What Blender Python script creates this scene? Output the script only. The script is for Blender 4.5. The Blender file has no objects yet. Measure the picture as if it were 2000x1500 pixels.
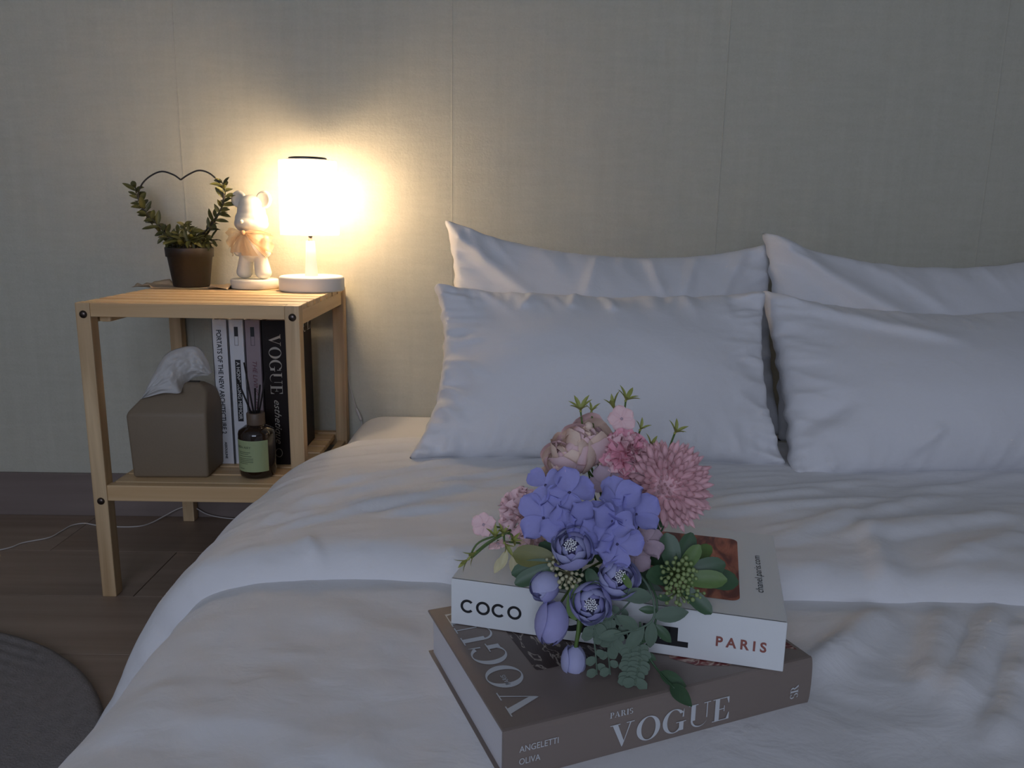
import bpy, bmesh, math, random
import numpy as np
from mathutils import Vector, Matrix, Quaternion, noise as mnoise

random.seed(7)
PI = math.pi
scene = bpy.context.scene
C = scene.collection

# ------------------------------------------------------------------ camera
F_PX, PITCH, ROLL, YAW, CAM_H = 1550.0, 0.2064, 0.0163, 0.0098, 0.70
fw = Vector((math.sin(YAW)*math.cos(PITCH), math.cos(YAW)*math.cos(PITCH), -math.sin(PITCH)))
rt0 = Vector((math.cos(YAW), -math.sin(YAW), 0))
up0 = rt0.cross(fw)
rt = rt0*math.cos(ROLL) + up0*math.sin(ROLL)
up = -rt0*math.sin(ROLL) + up0*math.cos(ROLL)
cd = bpy.data.cameras.new('camera')
cam = bpy.data.objects.new('camera', cd)
C.objects.link(cam)
cam.matrix_world = Matrix(((rt.x, up.x, -fw.x, 0), (rt.y, up.y, -fw.y, 0), (rt.z, up.z, -fw.z, CAM_H), (0, 0, 0, 1)))
cd.sensor_fit = 'HORIZONTAL'; cd.sensor_width = 36.0
cd.lens = 36.0*F_PX/2000.0
cd.clip_start = 0.02
scene.camera = cam

# ------------------------------------------------------------------ light, world, exposure
world = bpy.data.worlds.new('sky'); scene.world = world
world.use_nodes = True
bg = world.node_tree.nodes['Background']
bg.inputs[0].default_value = (0.60, 0.74, 1.0, 1); bg.inputs[1].default_value = 0.25
WIN_POWER = 24.5
ld = bpy.data.lights.new('window_daylight', 'AREA')
ld.shape = 'RECTANGLE'; ld.size = 1.7; ld.size_y = 1.3; ld.energy = WIN_POWER; ld.color = (0.69, 0.775, 1.0)
lo = bpy.data.objects.new('window_daylight', ld); C.objects.link(lo)
lo.location = (-0.45, -2.37, 1.45); lo.rotation_euler = (PI/2, 0, 0)      # faces +Y, into the room
LAMP_WATT = 76.0
vs = scene.view_settings
vs.view_transform = 'Standard'; vs.look = 'None'; vs.exposure = 0.30; vs.gamma = 1.0; vs.use_curve_mapping = False
scene.cycles.max_bounces = 5; scene.cycles.diffuse_bounces = 3; scene.cycles.glossy_bounces = 2
scene.cycles.transparent_max_bounces = 10; scene.cycles.adaptive_threshold = 0.02
scene.cycles.caustics_reflective = False; scene.cycles.caustics_refractive = False
world.cycles.sampling_method = 'NONE'

# ------------------------------------------------------------------ helpers
def at(px, py, Y):
    """world point seen at photo pixel (px,py) at depth Y"""
    d = fw + rt*((px-1000)/F_PX) + up*((750-py)/F_PX)
    return Vector((0, 0, CAM_H)) + d*(Y/d.y)

def onz(px, py, z):
    d = fw + rt*((px-1000)/F_PX) + up*((750-py)/F_PX)
    return Vector((0, 0, CAM_H)) + d*((z-CAM_H)/d.z)

def link(name, me, mat=None, parent=None, loc=(0, 0, 0), rot=(0, 0, 0), smooth=False):
    o = bpy.data.objects.new(name, me); C.objects.link(o)
    o.location = loc
    if isinstance(rot, Quaternion):
        o.rotation_mode = 'QUATERNION'; o.rotation_quaternion = rot
    else:
        o.rotation_euler = rot
    if parent is not None: o.parent = parent
    if me is not None and mat is not None and len(me.materials) == 0: me.materials.append(mat)
    if smooth and me is not None:
        me.polygons.foreach_set('use_smooth', [True]*len(me.polygons))
    return o

def tag(o, label, cat, group=None):
    o['label'] = label; o['category'] = cat
    if group: o['group'] = group
    return o

def empty(name, loc, label, cat, rotz=0, group=None):
    o = bpy.data.objects.new(name, None); C.objects.link(o)
    o.location = loc; o.rotation_euler = (0, 0, rotz); o.empty_display_size = 0.02
    return tag(o, label, cat, group)

def mesh(verts, faces, name='m'):
    me = bpy.data.meshes.new(name)
    me.from_pydata([tuple(v) for v in verts], [], [tuple(f) for f in faces])
    me.update()
    return me

def bm_mesh(bm, name='m'):
    me = bpy.data.meshes.new(name); bm.to_mesh(me); bm.free(); return me

def box_me(sx, sy, sz, bevel=0.0, center=(0, 0, 0), seg=2):
    bm = bmesh.new(); bmesh.ops.create_cube(bm, size=1.0)
    for v in bm.verts:
        v.co = Vector((v.co.x*sx+center[0], v.co.y*sy+center[1], v.co.z*sz+center[2]))
    if bevel > 0:
        bmesh.ops.bevel(bm, geom=bm.edges[:], offset=bevel, segments=seg, profile=0.6, affect='EDGES')
    return bm_mesh(bm)

def lathe_me(prof, seg=40, cap=True):
    vs_, fs = [], []
    n = len(prof)
    for r, z in prof:
        for k in range(seg):
            a = 2*PI*k/seg
            vs_.append((r*math.cos(a), r*math.sin(a), z))
    for i in range(n-1):
        for k in range(seg):
            fs.append((i*seg+k, i*seg+(k+1) % seg, (i+1)*seg+(k+1) % seg, (i+1)*seg+k))
    if cap:
        fs.append(tuple(range(seg-1, -1, -1)))
        fs.append(tuple((n-1)*seg+k for k in range(seg)))
    return mesh(vs_, fs)

def catmull(pts, n):
    P = [Vector(p) for p in pts]
    P = [P[0]*2-P[1]] + P + [P[-1]*2-P[-2]]
    out = []
    m = len(P)-3
    for i in range(n+1):
        t = i/n*m; k = min(int(t), m-1); t -= k
        a, b, c, d = P[k:k+4]
        out.append(0.5*((2*b)+(c-a)*t+(2*a-5*b+4*c-d)*t*t+(3*b-a-3*c+d)*t**3))
    return out

def tube_me(pts, rad, seg=8):
    P = [Vector(p) for p in pts]; n = len(P)
    R = rad if isinstance(rad, (list, tuple)) else [rad]*n
    vs_, fs = [], []
    prev = None
    for i in range(n):
        t = (P[min(i+1, n-1)]-P[max(i-1, 0)]).normalized()
        if prev is None:
            a = Vector((0, 0, 1)) if abs(t.z) < 0.9 else Vector((1, 0, 0))
            u = t.cross(a).normalized()
        else:
            u = (prev - t*prev.dot(t)).normalized()
        prev = u; w = t.cross(u)
        for k in range(seg):
            an = 2*PI*k/seg
            vs_.append(P[i]+(u*math.cos(an)+w*math.sin(an))*R[i])
    for i in range(n-1):
        for k in range(seg):
            fs.append((i*seg+k, i*seg+(k+1) % seg, (i+1)*seg+(k+1) % seg, (i+1)*seg+k))
    fs.append(tuple(range(seg-1, -1, -1))); fs.append(tuple((n-1)*seg+k for k in range(seg)))
    return mesh(vs_, fs)

def grid_faces(nu, nv, off=0):
    return [(off+i*nv+j, off+(i+1)*nv+j, off+(i+1)*nv+j+1, off+i*nv+j+1) for i in range(nu-1) for j in range(nv-1)]

def nz(x, y, z=0.0): return mnoise.noise(Vector((x, y, z)))
def ridged(x, y, z=0.0): return 1.0-2.0*abs(mnoise.noise(Vector((x, y, z))))

def solid(o, th, offset=-1):
    m = o.modifiers.new('thickness', 'SOLIDIFY'); m.thickness = th; m.offset = offset
    return o

# ------------------------------------------------------------------ materials
MATS = {}
def mat(name, color, rough=0.6, metal=0.0, spec=0.5, noise_scale=None, noise_amt=0.0, bump=0.0, bump_scale=200.0, sheen=0.0, coat=0.0, stretch=None):
    if name in MATS: return MATS[name]
    m = bpy.data.materials.new(name); m.use_nodes = True
    nt = m.node_tree; b = nt.nodes['Principled BSDF']
    b.inputs['Base Color'].default_value = (*color, 1); b.inputs['Roughness'].default_value = rough
    b.inputs['Metallic'].default_value = metal; b.inputs['Specular IOR Level'].default_value = spec
    if sheen: b.inputs['Sheen Weight'].default_value = sheen
    if coat: b.inputs['Coat Weight'].default_value = coat
    tc = nt.nodes.new('ShaderNodeTexCoord')
    src = tc.outputs['Object']
    if stretch:
        mp = nt.nodes.new('ShaderNodeMapping'); mp.inputs['Scale'].default_value = stretch
        nt.links.new(src, mp.inputs[0]); src = mp.outputs[0]
    n1 = nt.nodes.new('ShaderNodeTexNoise'); n1.inputs['Scale'].default_value = noise_scale or 8.0; n1.inputs['Detail'].default_value = 4
    nt.links.new(src, n1.inputs['Vector'])
    mx = nt.nodes.new('ShaderNodeMix'); mx.data_type = 'RGBA'
    a = noise_amt
    mx.inputs['A'].default_value = (*[c*(1-a) for c in color], 1)
    mx.inputs['B'].default_value = (*[min(1, c*(1+a)) for c in color], 1)
    nt.links.new(n1.outputs['Fac'], mx.inputs['Factor']); nt.links.new(mx.outputs['Result'], b.inputs['Base Color'])
    if bump:
        n2 = nt.nodes.new('ShaderNodeTexNoise'); n2.inputs['Scale'].default_value = bump_scale; n2.inputs['Detail'].default_value = 3
        nt.links.new(src, n2.inputs['Vector'])
        bp = nt.nodes.new('ShaderNodeBump'); bp.inputs['Strength'].default_value = bump; bp.inputs['Distance'].default_value = 0.002
        nt.links.new(n2.outputs['Fac'], bp.inputs['Height']); nt.links.new(bp.outputs['Normal'], b.inputs['Normal'])
    MATS[name] = m
    return m

def wood_mat(name, c1, c2, axis, rough=0.5, scale=1.0):
    """streaky grain running along `axis` of the object, shifted for every board"""
    if name in MATS: return MATS[name]
    m = bpy.data.materials.new(name); m.use_nodes = True
    nt = m.node_tree; b = nt.nodes['Principled BSDF']; b.inputs['Roughness'].default_value = rough
    tc = nt.nodes.new('ShaderNodeTexCoord'); oi = nt.nodes.new('ShaderNodeObjectInfo')
    ml = nt.nodes.new('ShaderNodeMath'); ml.operation = 'MULTIPLY'; ml.inputs[1].default_value = 37.0
    nt.links.new(oi.outputs['Random'], ml.inputs[0])
    ad = nt.nodes.new('ShaderNodeVectorMath'); ad.operation = 'ADD'
    nt.links.new(tc.outputs['Object'], ad.inputs[0]); nt.links.new(ml.outputs[0], ad.inputs[1])
    mp = nt.nodes.new('ShaderNodeMapping')
    sc = [55.0*scale]*3; sc[axis] = 2.6*scale
    mp.inputs['Scale'].default_value = sc
    nt.links.new(ad.outputs[0], mp.inputs[0])
    n1 = nt.nodes.new('ShaderNodeTexNoise'); n1.inputs['Scale'].default_value = 1.0; n1.inputs['Detail'].default_value = 5; n1.inputs['Distortion'].default_value = 0.6
    nt.links.new(mp.outputs[0], n1.inputs['Vector'])
    mp2 = nt.nodes.new('ShaderNodeMapping'); s2 = [14.0*scale]*3; s2[axis] = 1.3*scale; mp2.inputs['Scale'].default_value = s2
    nt.links.new(ad.outputs[0], mp2.inputs[0])
    n2 = nt.nodes.new('ShaderNodeTexNoise'); n2.inputs['Scale'].default_value = 1.0; n2.inputs['Detail'].default_value = 2
    nt.links.new(mp2.outputs[0], n2.inputs['Vector'])
    mxn = nt.nodes.new('ShaderNodeMath'); mxn.operation = 'ADD'
    nt.links.new(n1.outputs['Fac'], mxn.inputs[0]); nt.links.new(n2.outputs['Fac'], mxn.inputs[1])
    mr = nt.nodes.new('ShaderNodeMapRange'); mr.inputs['From Min'].default_value = 0.65; mr.inputs['From Max'].default_value = 1.35
    nt.links.new(mxn.outputs[0], mr.inputs['Value'])
    mx = nt.nodes.new('ShaderNodeMix'); mx.data_type = 'RGBA'
    mx.inputs['A'].default_value = (*c1, 1); mx.inputs['B'].default_value = (*c2, 1)
    nt.links.new(mr.outputs[0], mx.inputs['Factor']); nt.links.new(mx.outputs['Result'], b.inputs['Base Color'])
    bp = nt.nodes.new('ShaderNodeBump'); bp.inputs['Strength'].default_value = 0.15; bp.inputs['Distance'].default_value = 0.001
    nt.links.new(n1.outputs['Fac'], bp.inputs['Height']); nt.links.new(bp.outputs['Normal'], b.inputs['Normal'])
    MATS[name] = m
    return m

def fabric_mat(name, color, bump=0.25):
    if name in MATS: return MATS[name]
    m = mat(name, color, rough=0.9, spec=0.15, noise_scale=3.0, noise_amt=0.015, sheen=0.15)
    nt = m.node_tree; b = nt.nodes['Principled BSDF']
    tc = nt.nodes.new('ShaderNodeTexCoord')
    mp = nt.nodes.new('ShaderNodeMapping'); mp.inputs['Rotation'].default_value = (0, 0, -0.5); mp.inputs['Scale'].default_value = (0.75, 1.0, 1.0)
    nt.links.new(tc.outputs['Object'], mp.inputs[0])
    n2 = nt.nodes.new('ShaderNodeTexNoise'); n2.inputs['Scale'].default_value = 24.0; n2.inputs['Detail'].default_value = 6; n2.inputs['Roughness'].default_value = 0.55; n2.inputs['Distortion'].default_value = 0.5
    n3 = nt.nodes.new('ShaderNodeTexNoise'); n3.noise_type = 'RIDGED_MULTIFRACTAL'; n3.inputs['Scale'].default_value = 9.0; n3.inputs['Detail'].default_value = 3; n3.inputs['Distortion'].default_value = 0.8
    nt.links.new(mp.outputs[0], n2.inputs['Vector']); nt.links.new(mp.outputs[0], n3.inputs['Vector'])
    ad = nt.nodes.new('ShaderNodeMath'); ad.operation = 'MULTIPLY_ADD'; ad.inputs[1].default_value = 0.35
    nt.links.new(n3.outputs['Fac'], ad.inputs[0]); nt.links.new(n2.outputs['Fac'], ad.inputs[2])
    bp = nt.nodes.new('ShaderNodeBump'); bp.inputs['Strength'].default_value = bump; bp.inputs['Distance'].default_value = 0.008
    nt.links.new(ad.outputs[0], bp.inputs['Height']); nt.links.new(bp.outputs['Normal'], b.inputs['Normal'])
    return m

def wall_mat():
    m = bpy.data.materials.new('wallpaper'); m.use_nodes = True
    nt = m.node_tree; b = nt.nodes['Principled BSDF']; b.inputs['Roughness'].default_value = 0.85; b.inputs['Specular IOR Level'].default_value = 0.2
    tc = nt.nodes.new('ShaderNodeTexCoord')
    def noi(scale, vec, detail=4):
        mp = nt.nodes.new('ShaderNodeMapping'); mp.inputs['Scale'].default_value = vec
        nt.links.new(tc.outputs['Object'], mp.inputs[0])
        n = nt.nodes.new('ShaderNodeTexNoise'); n.inputs['Scale'].default_value = scale; n.inputs['Detail'].default_value = detail
        nt.links.new(mp.outputs[0], n.inputs['Vector']); return n.outputs['Fac']
    a = noi(1.0, (60, 60, 5), 5); h = noi(1.0, (16, 16, 95), 5); bl = noi(260.0, (1, 1, 1), 3)
    s1 = nt.nodes.new('ShaderNodeMath'); s1.operation = 'ADD'; nt.links.new(a, s1.inputs[0]); nt.links.new(h, s1.inputs[1])
    s2 = nt.nodes.new('ShaderNodeMath'); s2.operation = 'ADD'; nt.links.new(s1.outputs[0], s2.inputs[0]); nt.links.new(bl, s2.inputs[1])
    bp = nt.nodes.new('ShaderNodeBump'); bp.inputs['Strength'].default_value = 0.20; bp.inputs['Distance'].default_value = 0.0022
    nt.links.new(s2.outputs[0], bp.inputs['Height']); nt.links.new(bp.outputs['Normal'], b.inputs['Normal'])
    mr = nt.nodes.new('ShaderNodeMapRange'); mr.inputs['From Min'].default_value = 0.9; mr.inputs['From Max'].default_value = 2.1
    nt.links.new(s2.outputs[0], mr.inputs['Value'])
    mx = nt.nodes.new('ShaderNodeMix'); mx.data_type = 'RGBA'
    mx.inputs['A'].default_value = (0.55, 0.53, 0.43, 1); mx.inputs['B'].default_value = (0.64, 0.615, 0.51, 1)
    nt.links.new(mr.outputs[0], mx.inputs['Factor']); nt.links.new(mx.outputs['Result'], b.inputs['Base Color'])
    return m

def thin_mat(name, color, transp, transl, rough=0.7):
    m = bpy.data.materials.new(name); m.use_nodes = True
    nt = m.node_tree; nt.nodes.clear()
    out = nt.nodes.new('ShaderNodeOutputMaterial')
    d = nt.nodes.new('ShaderNodeBsdfDiffuse'); d.inputs[0].default_value = (*color, 1)
    t = nt.nodes.new('ShaderNodeBsdfTranslucent'); t.inputs[0].default_value = (*color, 1)
    p = nt.nodes.new('ShaderNodeBsdfTransparent'); p.inputs[0].default_value = (*[0.5+0.5*c for c in color], 1)
    m1 = nt.nodes.new('ShaderNodeMixShader'); m1.inputs[0].default_value = transl
    nt.links.new(d.outputs[0], m1.inputs[1]); nt.links.new(t.outputs[0], m1.inputs[2])
    m2 = nt.nodes.new('ShaderNodeMixShader'); m2.inputs[0].default_value = transp
    nt.links.new(m1.outputs[0], m2.inputs[1]); nt.links.new(p.outputs[0], m2.inputs[2])
    nt.links.new(m2.outputs[0], out.inputs[0])
    MATS[name] = m
    return m

WALL = wall_mat()
PLASTER = mat('plaster', (0.55, 0.55, 0.53), 0.9, noise_scale=4, noise_amt=0.03)
PINE_X = wood_mat('pine_x', (0.60, 0.37, 0.17), (0.82, 0.60, 0.34), 0)
PINE_Y = wood_mat('pine_y', (0.60, 0.37, 0.17), (0.82, 0.60, 0.34), 1)
PINE_Z = wood_mat('pine_z', (0.34, 0.19, 0.08), (0.84, 0.62, 0.36), 2)
FLOORW = wood_mat('floor_wood', (0.235, 0.165, 0.120), (0.36, 0.265, 0.20), 0, rough=0.5, scale=0.6)
BASEW = wood_mat('baseboard_wood', (0.20, 0.155, 0.135), (0.29, 0.23, 0.205), 0, rough=0.55, scale=0.6)
GAPM = mat('floor_gap', (0.02, 0.015, 0.012), 0.9)
LINEN = fabric_mat('white_cotton', (0.85, 0.845, 0.855), 0.30)
PILLOWM = fabric_mat('pillow_cotton', (0.83, 0.825, 0.845), 0.24)
SHEETM = fabric_mat('fitted_sheet_cotton', (0.80, 0.79, 0.78), 0.08)
RUGM = mat('grey_rug', (0.26, 0.235, 0.225), 0.95, spec=0.1, noise_scale=60, noise_amt=0.2, bump=0.6, bump_scale=350)
WHITEPL = mat('white_plastic', (0.82, 0.81, 0.79), 0.4)
BOLT = mat('bolt_steel', (0.10, 0.08, 0.07), 0.3, metal=1.0)
BLACKW = mat('black_wire', (0.02, 0.018, 0.016), 0.5)
POTM = mat('dark_pot', (0.020, 0.013, 0.009), 0.55, bump=0.1, bump_scale=90)
SOILM = mat('soil', (0.03, 0.02, 0.014), 0.95, noise_scale=80, noise_amt=0.5, bump=0.8, bump_scale=160)
LEAFM = mat('olive_leaf', (0.085, 0.085, 0.018), 0.5, noise_scale=30, noise_amt=0.35)
KRAFT = mat('kraft_paper', (0.55, 0.42, 0.28), 0.85, noise_scale=20, noise_amt=0.08, bump=0.3, bump_scale=60)
PLASTERB = mat('cream_plaster', (0.80, 0.76, 0.66), 0.7, noise_scale=30, noise_amt=0.02, bump=0.05, bump_scale=150)
TULLE = thin_mat('peach_tulle', (0.93, 0.73, 0.50), 0.55, 0.45)
CORDM = mat('white_cord', (0.62, 0.58, 0.54), 0.5)
TISSUEBOX = mat('taupe_leather', (0.235, 0.18, 0.12), 0.6, noise_scale=25, noise_amt=0.05, bump=0.15, bump_scale=300)
TISSUE = thin_mat('white_tissue', (0.80, 0.79, 0.77), 0.06, 0.25)
INK = mat('black_ink', (0.012, 0.012, 0.014), 0.5)
PAGE = mat('page_block', (0.62, 0.60, 0.60), 0.85, noise_scale=6, noise_amt=0.04, stretch=(0.3, 0.3, 60))

# ------------------------------------------------------------------ lettering
def text_me(s, size, extrude=0.0002, bold=0.0, shear=0.0, spacing=1.0, ax='LEFT', ay='BOTTOM_BASELINE'):
    cu = bpy.data.curves.new('t', 'FONT')
    cu.body = s; cu.size = size; cu.extrude = extrude; cu.offset = bold; cu.shear = shear; cu.space_character = spacing
    cu.align_x = ax; cu.align_y = ay; cu.resolution_u = 4
    o = bpy.data.objects.new('t', cu); C.objects.link(o)
    dg = bpy.context.evaluated_depsgraph_get()
    me = bpy.data.meshes.new_from_object(o.evaluated_get(dg))
    bpy.data.objects.remove(o); bpy.data.curves.remove(cu)
    me.materials.clear()
    return me

def fit_me(me, width=None, height=None):
    """scale flat lettering so its bounding box is width x height with lower-left corner at 0,0"""
    co = np.empty(len(me.vertices)*3); me.vertices.foreach_get('co', co); co = co.reshape(-1, 3)
    lo_, hi = co.min(0), co.max(0)
    sx = width/(hi[0]-lo_[0]) if width else None
    sy = height/(hi[1]-lo_[1]) if height else None
    if sx is None: sx = sy
    if sy is None: sy = sx
    co[:, 0] = (co[:, 0]-lo_[0])*sx; co[:, 1] = (co[:, 1]-lo_[1])*sy
    me.vertices.foreach_set('co', co.ravel()); me.update()
    return me

def didone(word, height, gap=0.06, th=0.0003):
    """high-contrast serif capitals drawn as polygons"""
    polys = []
    def rect(x0, y0, x1, y1): return [(x0, y0), (x1, y0), (x1, y1), (x0, y1)]
    def ring(cx, cy, rx, ry, ix, iy, a0, a1, n=40, icx=None):
        icx = cx if icx is None else icx
        out = []
        for k in range(n):
            t0 = a0+(a1-a0)*k/n; t1 = a0+(a1-a0)*(k+1)/n
            out.append([(icx+ix*math.cos(t0), cy+iy*math.sin(t0)), (cx+rx*math.cos(t0), cy+ry*math.sin(t0)),
                        (cx+rx*math.cos(t1), cy+ry*math.sin(t1)), (icx+ix*math.cos(t1), cy+iy*math.sin(t1))])
        return out
    def glyph(ch):
        if ch == 'V':
            return [[(0.09, 0.98), (0.46, 0.0), (0.55, 0.2), (0.29, 0.98)], [(0.46, 0.0), (0.50, 0.06), (0.80, 0.98), (0.755, 0.98)],
                    rect(0, 0.965, 0.38, 1), rect(0.62, 0.965, 0.92, 1)], 0.92
        if ch == 'O':
            return ring(0.46, 0.5, 0.46, 0.52, 0.28, 0.485, 0, 2*PI), 0.92
        if ch == 'G':
            return ring(0.46, 0.5, 0.46, 0.52, 0.28, 0.485, 0.62, 2*PI-0.55) + [rect(0.66, 0.05, 0.84, 0.42), rect(0.54, 0.40, 0.94, 0.435),
                    [(0.78, 0.62), (0.84, 0.62), (0.84, 1.0), (0.80, 0.86)]], 0.94
        if ch == 'U':
            g = [rect(0.10, 0.30, 0.28, 1), rect(0.74, 0.32, 0.78, 1), rect(0, 0.965, 0.38, 1), rect(0.62, 0.965, 0.90, 1)]
            return g + ring(0.44, 0.32, 0.34, 0.34, 0.16+0.14, 0.30, PI, 2*PI, 24, icx=0.51-0.03), 0.9
        if ch == 'E':
            return [rect(0.10, 0, 0.28, 1), rect(0, 0.965, 0.68, 1), rect(0, 0, 0.70, 0.035), rect(0.28, 0.49, 0.50, 0.525),
                    [(0.68, 1), (0.58, 0.965), (0.655, 0.72), (0.68, 0.72)], [(0.70, 0), (0.70, 0.30), (0.675, 0.30), (0.58, 0.035)],
                    rect(0.47, 0.38, 0.50, 0.64)], 0.74
        if ch == 'P':
            return [rect(0.10, 0, 0.28, 1), rect(0, 0.95, 0.42, 1), rect(0, 0, 0.38, 0.05)] + ring(0.40, 0.73, 0.26, 0.27, 0.10, 0.22, -PI/2, PI/2, 14), 0.7
        if ch == 'A':
            return [[(0.38, 1.0), (0.46, 1.0), (0.84, 0.0), (0.63, 0.0)], [(0.38, 1.0), (0.42, 0.95), (0.14, 0.0), (0.08, 0.0)],
                    rect(0.2, 0.30, 0.66, 0.35), rect(0, 0, 0.24, 0.05), rect(0.54, 0, 0.92, 0.05)], 0.92
        if ch == 'R':
            return [rect(0.10, 0, 0.28, 1), rect(0, 0.95, 0.42, 1), rect(0, 0, 0.38, 0.05), [(0.40, 0.5), (0.56, 0.5), (0.86, 0.0), (0.64, 0.0)]] + ring(0.40, 0.74, 0.26, 0.26, 0.10, 0.21, -PI/2, PI/2, 14), 0.88
        if ch == 'I':
            return [rect(0.10, 0, 0.28, 1), rect(0, 0.95, 0.38, 1), rect(0, 0, 0.38, 0.05)], 0.38
        if ch == 'S':
            return ring(0.30, 0.74, 0.26, 0.27, 0.12, 0.22, 0.35, 1.45*PI, 18)+ring(0.32, 0.25, 0.28, 0.26, 0.13, 0.21, -PI*0.85, 0.5*PI, 18), 0.62
        return [], 0.4
    x = 0; zo = []
    for ch in word:
        g, w = glyph(ch)
        for p in g: polys.append([(px+x, py) for px, py in p])
        zo.extend([(0 if len(g) > 30 and k < 40 else k)*6e-6 for k in range(len(g))])
        x += w+gap
    verts, faces = [], []
    for p, dz in zip(polys, zo):
        b = len(verts)
        verts += [(px*height, py*height, th+dz) for px, py in p]
        faces.append(tuple(range(b, b+len(p))))
    me = mesh(verts, faces)
    bm = bmesh.new(); bm.from_mesh(me); bmesh.ops.recalc_face_normals(bm, faces=bm.faces)
    for f in bm.faces:
        if f.normal.z < 0: f.normal_flip()
    bm.to_mesh(me); bm.free()
    return me

# ------------------------------------------------------------------ the room
WALL_Y, X0, X1, Y0, CEIL = 1.775, -1.75, 2.15, -2.40, 2.35
def struct(o): o['kind'] = 'structure'; return o

fl = struct(link('floor', box_me(X1-X0, WALL_Y-Y0, 0.04, center=((X0+X1)/2, (WALL_Y+Y0)/2, -0.026)), GAPM))
rows = 21; PW = 0.2
plank_cache = {}
for r in range(rows):
    y1 = 1.768-PW*r; y0_ = max(y1-PW, Y0)
    if y1 <= Y0: break
    cuts = [X0] + ([-0.684] if r == 1 else []) + []
    start = {0: 0.10, 1: -0.684, 2: -1.12, 3: 0.05}.get(r, -1.3+((r*0.47) % 1.1))
    xs = [X0]; x = start
    while x-1.05 > X0+0.1: x -= 1.05
    while x < X1-0.05:
        if x > X0+0.05: xs.append(x)
        x += 1.05
    xs.append(X1)
    for a, b in zip(xs[:-1], xs[1:]):
        L = round(b-a, 3); key = (L, round(y1-y0_, 3))
        if key not in plank_cache:
            gx = 0.0024 if r == 1 else 0.0010
            plank_cache[key] = box_me(L-gx, y1-y0_-0.0010, 0.006, bevel=0.0006, center=(0, 0, 0.0), seg=1)
        link('plank', plank_cache[key], FLOORW, fl, ((a+b)/2, (y1+y0_)/2, -0.003))
wb = struct(link('wall_back', box_me(X1-X0+0.2, 0.1, CEIL+0.05, center=((X0+X1)/2, WALL_Y+0.0525, CEIL/2)), WALL))
# lengths of wallpaper hung side by side, each edge lapping over its neighbour
seams = [X0, -1.28, -0.700, -0.119, 0.462, 1.043, 1.624, X1]
for i, (a, b) in enumerate(zip(seams[:-1], seams[1:])):
    n = 24
    vv, ff = [], []
    for k in range(n+1):
        z = 0.1+(CEIL-0.1)*k/n
        w0 = 0.0018*nz(z*3.1, i*5.3) if i else 0
        w1 = 0.0018*nz(z*3.1, (i+1)*5.3)
        for x, y in ((a+w0, WALL_Y+0.002), (a+w0+0.0004, WALL_Y-0.0005), (a+w0+0.004, WALL_Y-0.0002), (b+w1-0.003, WALL_Y-0.0002), (b+w1, WALL_Y-0.0006), (b+w1+0.0006, WALL_Y+0.002)):
            vv.append((x, y, z))
    m_ = 6
    for k in range(n):
        for q in range(m_-1):
            ff.append((k*m_+q, k*m_+q+1, (k+1)*m_+q+1, (k+1)*m_+q))
    link('wallpaper_strip', mesh(vv, ff), WALL, wb)
struct(link('wall_left', box_me(0.1, WALL_Y-Y0+0.2, CEIL, center=(X0-0.05, (WALL_Y+Y0)/2, CEIL/2)), PLASTER))
struct(link('wall_right', box_me(0.1, WALL_Y-Y0+0.2, CEIL, center=(X1+0.05, (WALL_Y+Y0)/2, CEIL/2)), PLASTER))
struct(link('ceiling', box_me(X1-X0+0.2, WALL_Y-Y0+0.2, 0.1, center=((X0+X1)/2, (WALL_Y+Y0)/2, CEIL+0.05)), PLASTER))
# wall behind the camera, round the window opening
bm = bmesh.new()
WX0, WX1, WZ0, WZ1 = -1.35, 0.45, 0.78, 2.12
for (a, b, c, d) in ((X0-0.1, WX0, 0, CEIL), (WX1, X1+0.1, 0, CEIL), (WX0, WX1, 0, WZ0), (WX0, WX1, WZ1, CEIL)):
    r_ = bmesh.ops.create_cube(bm, size=1.0)
    for v in r_['verts']:
        v.co = Vector(((a+b)/2+v.co.x*(b-a), Y0-0.05+v.co.y*0.1, (c+d)/2+v.co.z*(d-c)))
struct(link('wall_front', bm_mesh(bm), PLASTER))
bm = bmesh.new()
for (a, b, c, d) in ((WX0, WX0+0.05, WZ0, WZ1), (WX1-0.05, WX1, WZ0, WZ1), (WX0, WX1, WZ0, WZ0+0.05), (WX0, WX1, WZ1-0.05, WZ1), (-0.475, -0.425, WZ0, WZ1)):
    r_ = bmesh.ops.create_cube(bm, size=1.0)
    for v in r_['verts']:
        v.co = Vector(((a+b)/2+v.co.x*(b-a), Y0-0.06+v.co.y*0.05, (c+d)/2+v.co.z*(d-c)))
win = struct(link('window_1', bm_mesh(bm), WHITEPL))
struct(link('baseboard_back', box_me(X1-X0, 0.009, 0.103, bevel=0.0015, center=((X0+X1)/2, WALL_Y-0.0045, 0.0515)), BASEW))

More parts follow.
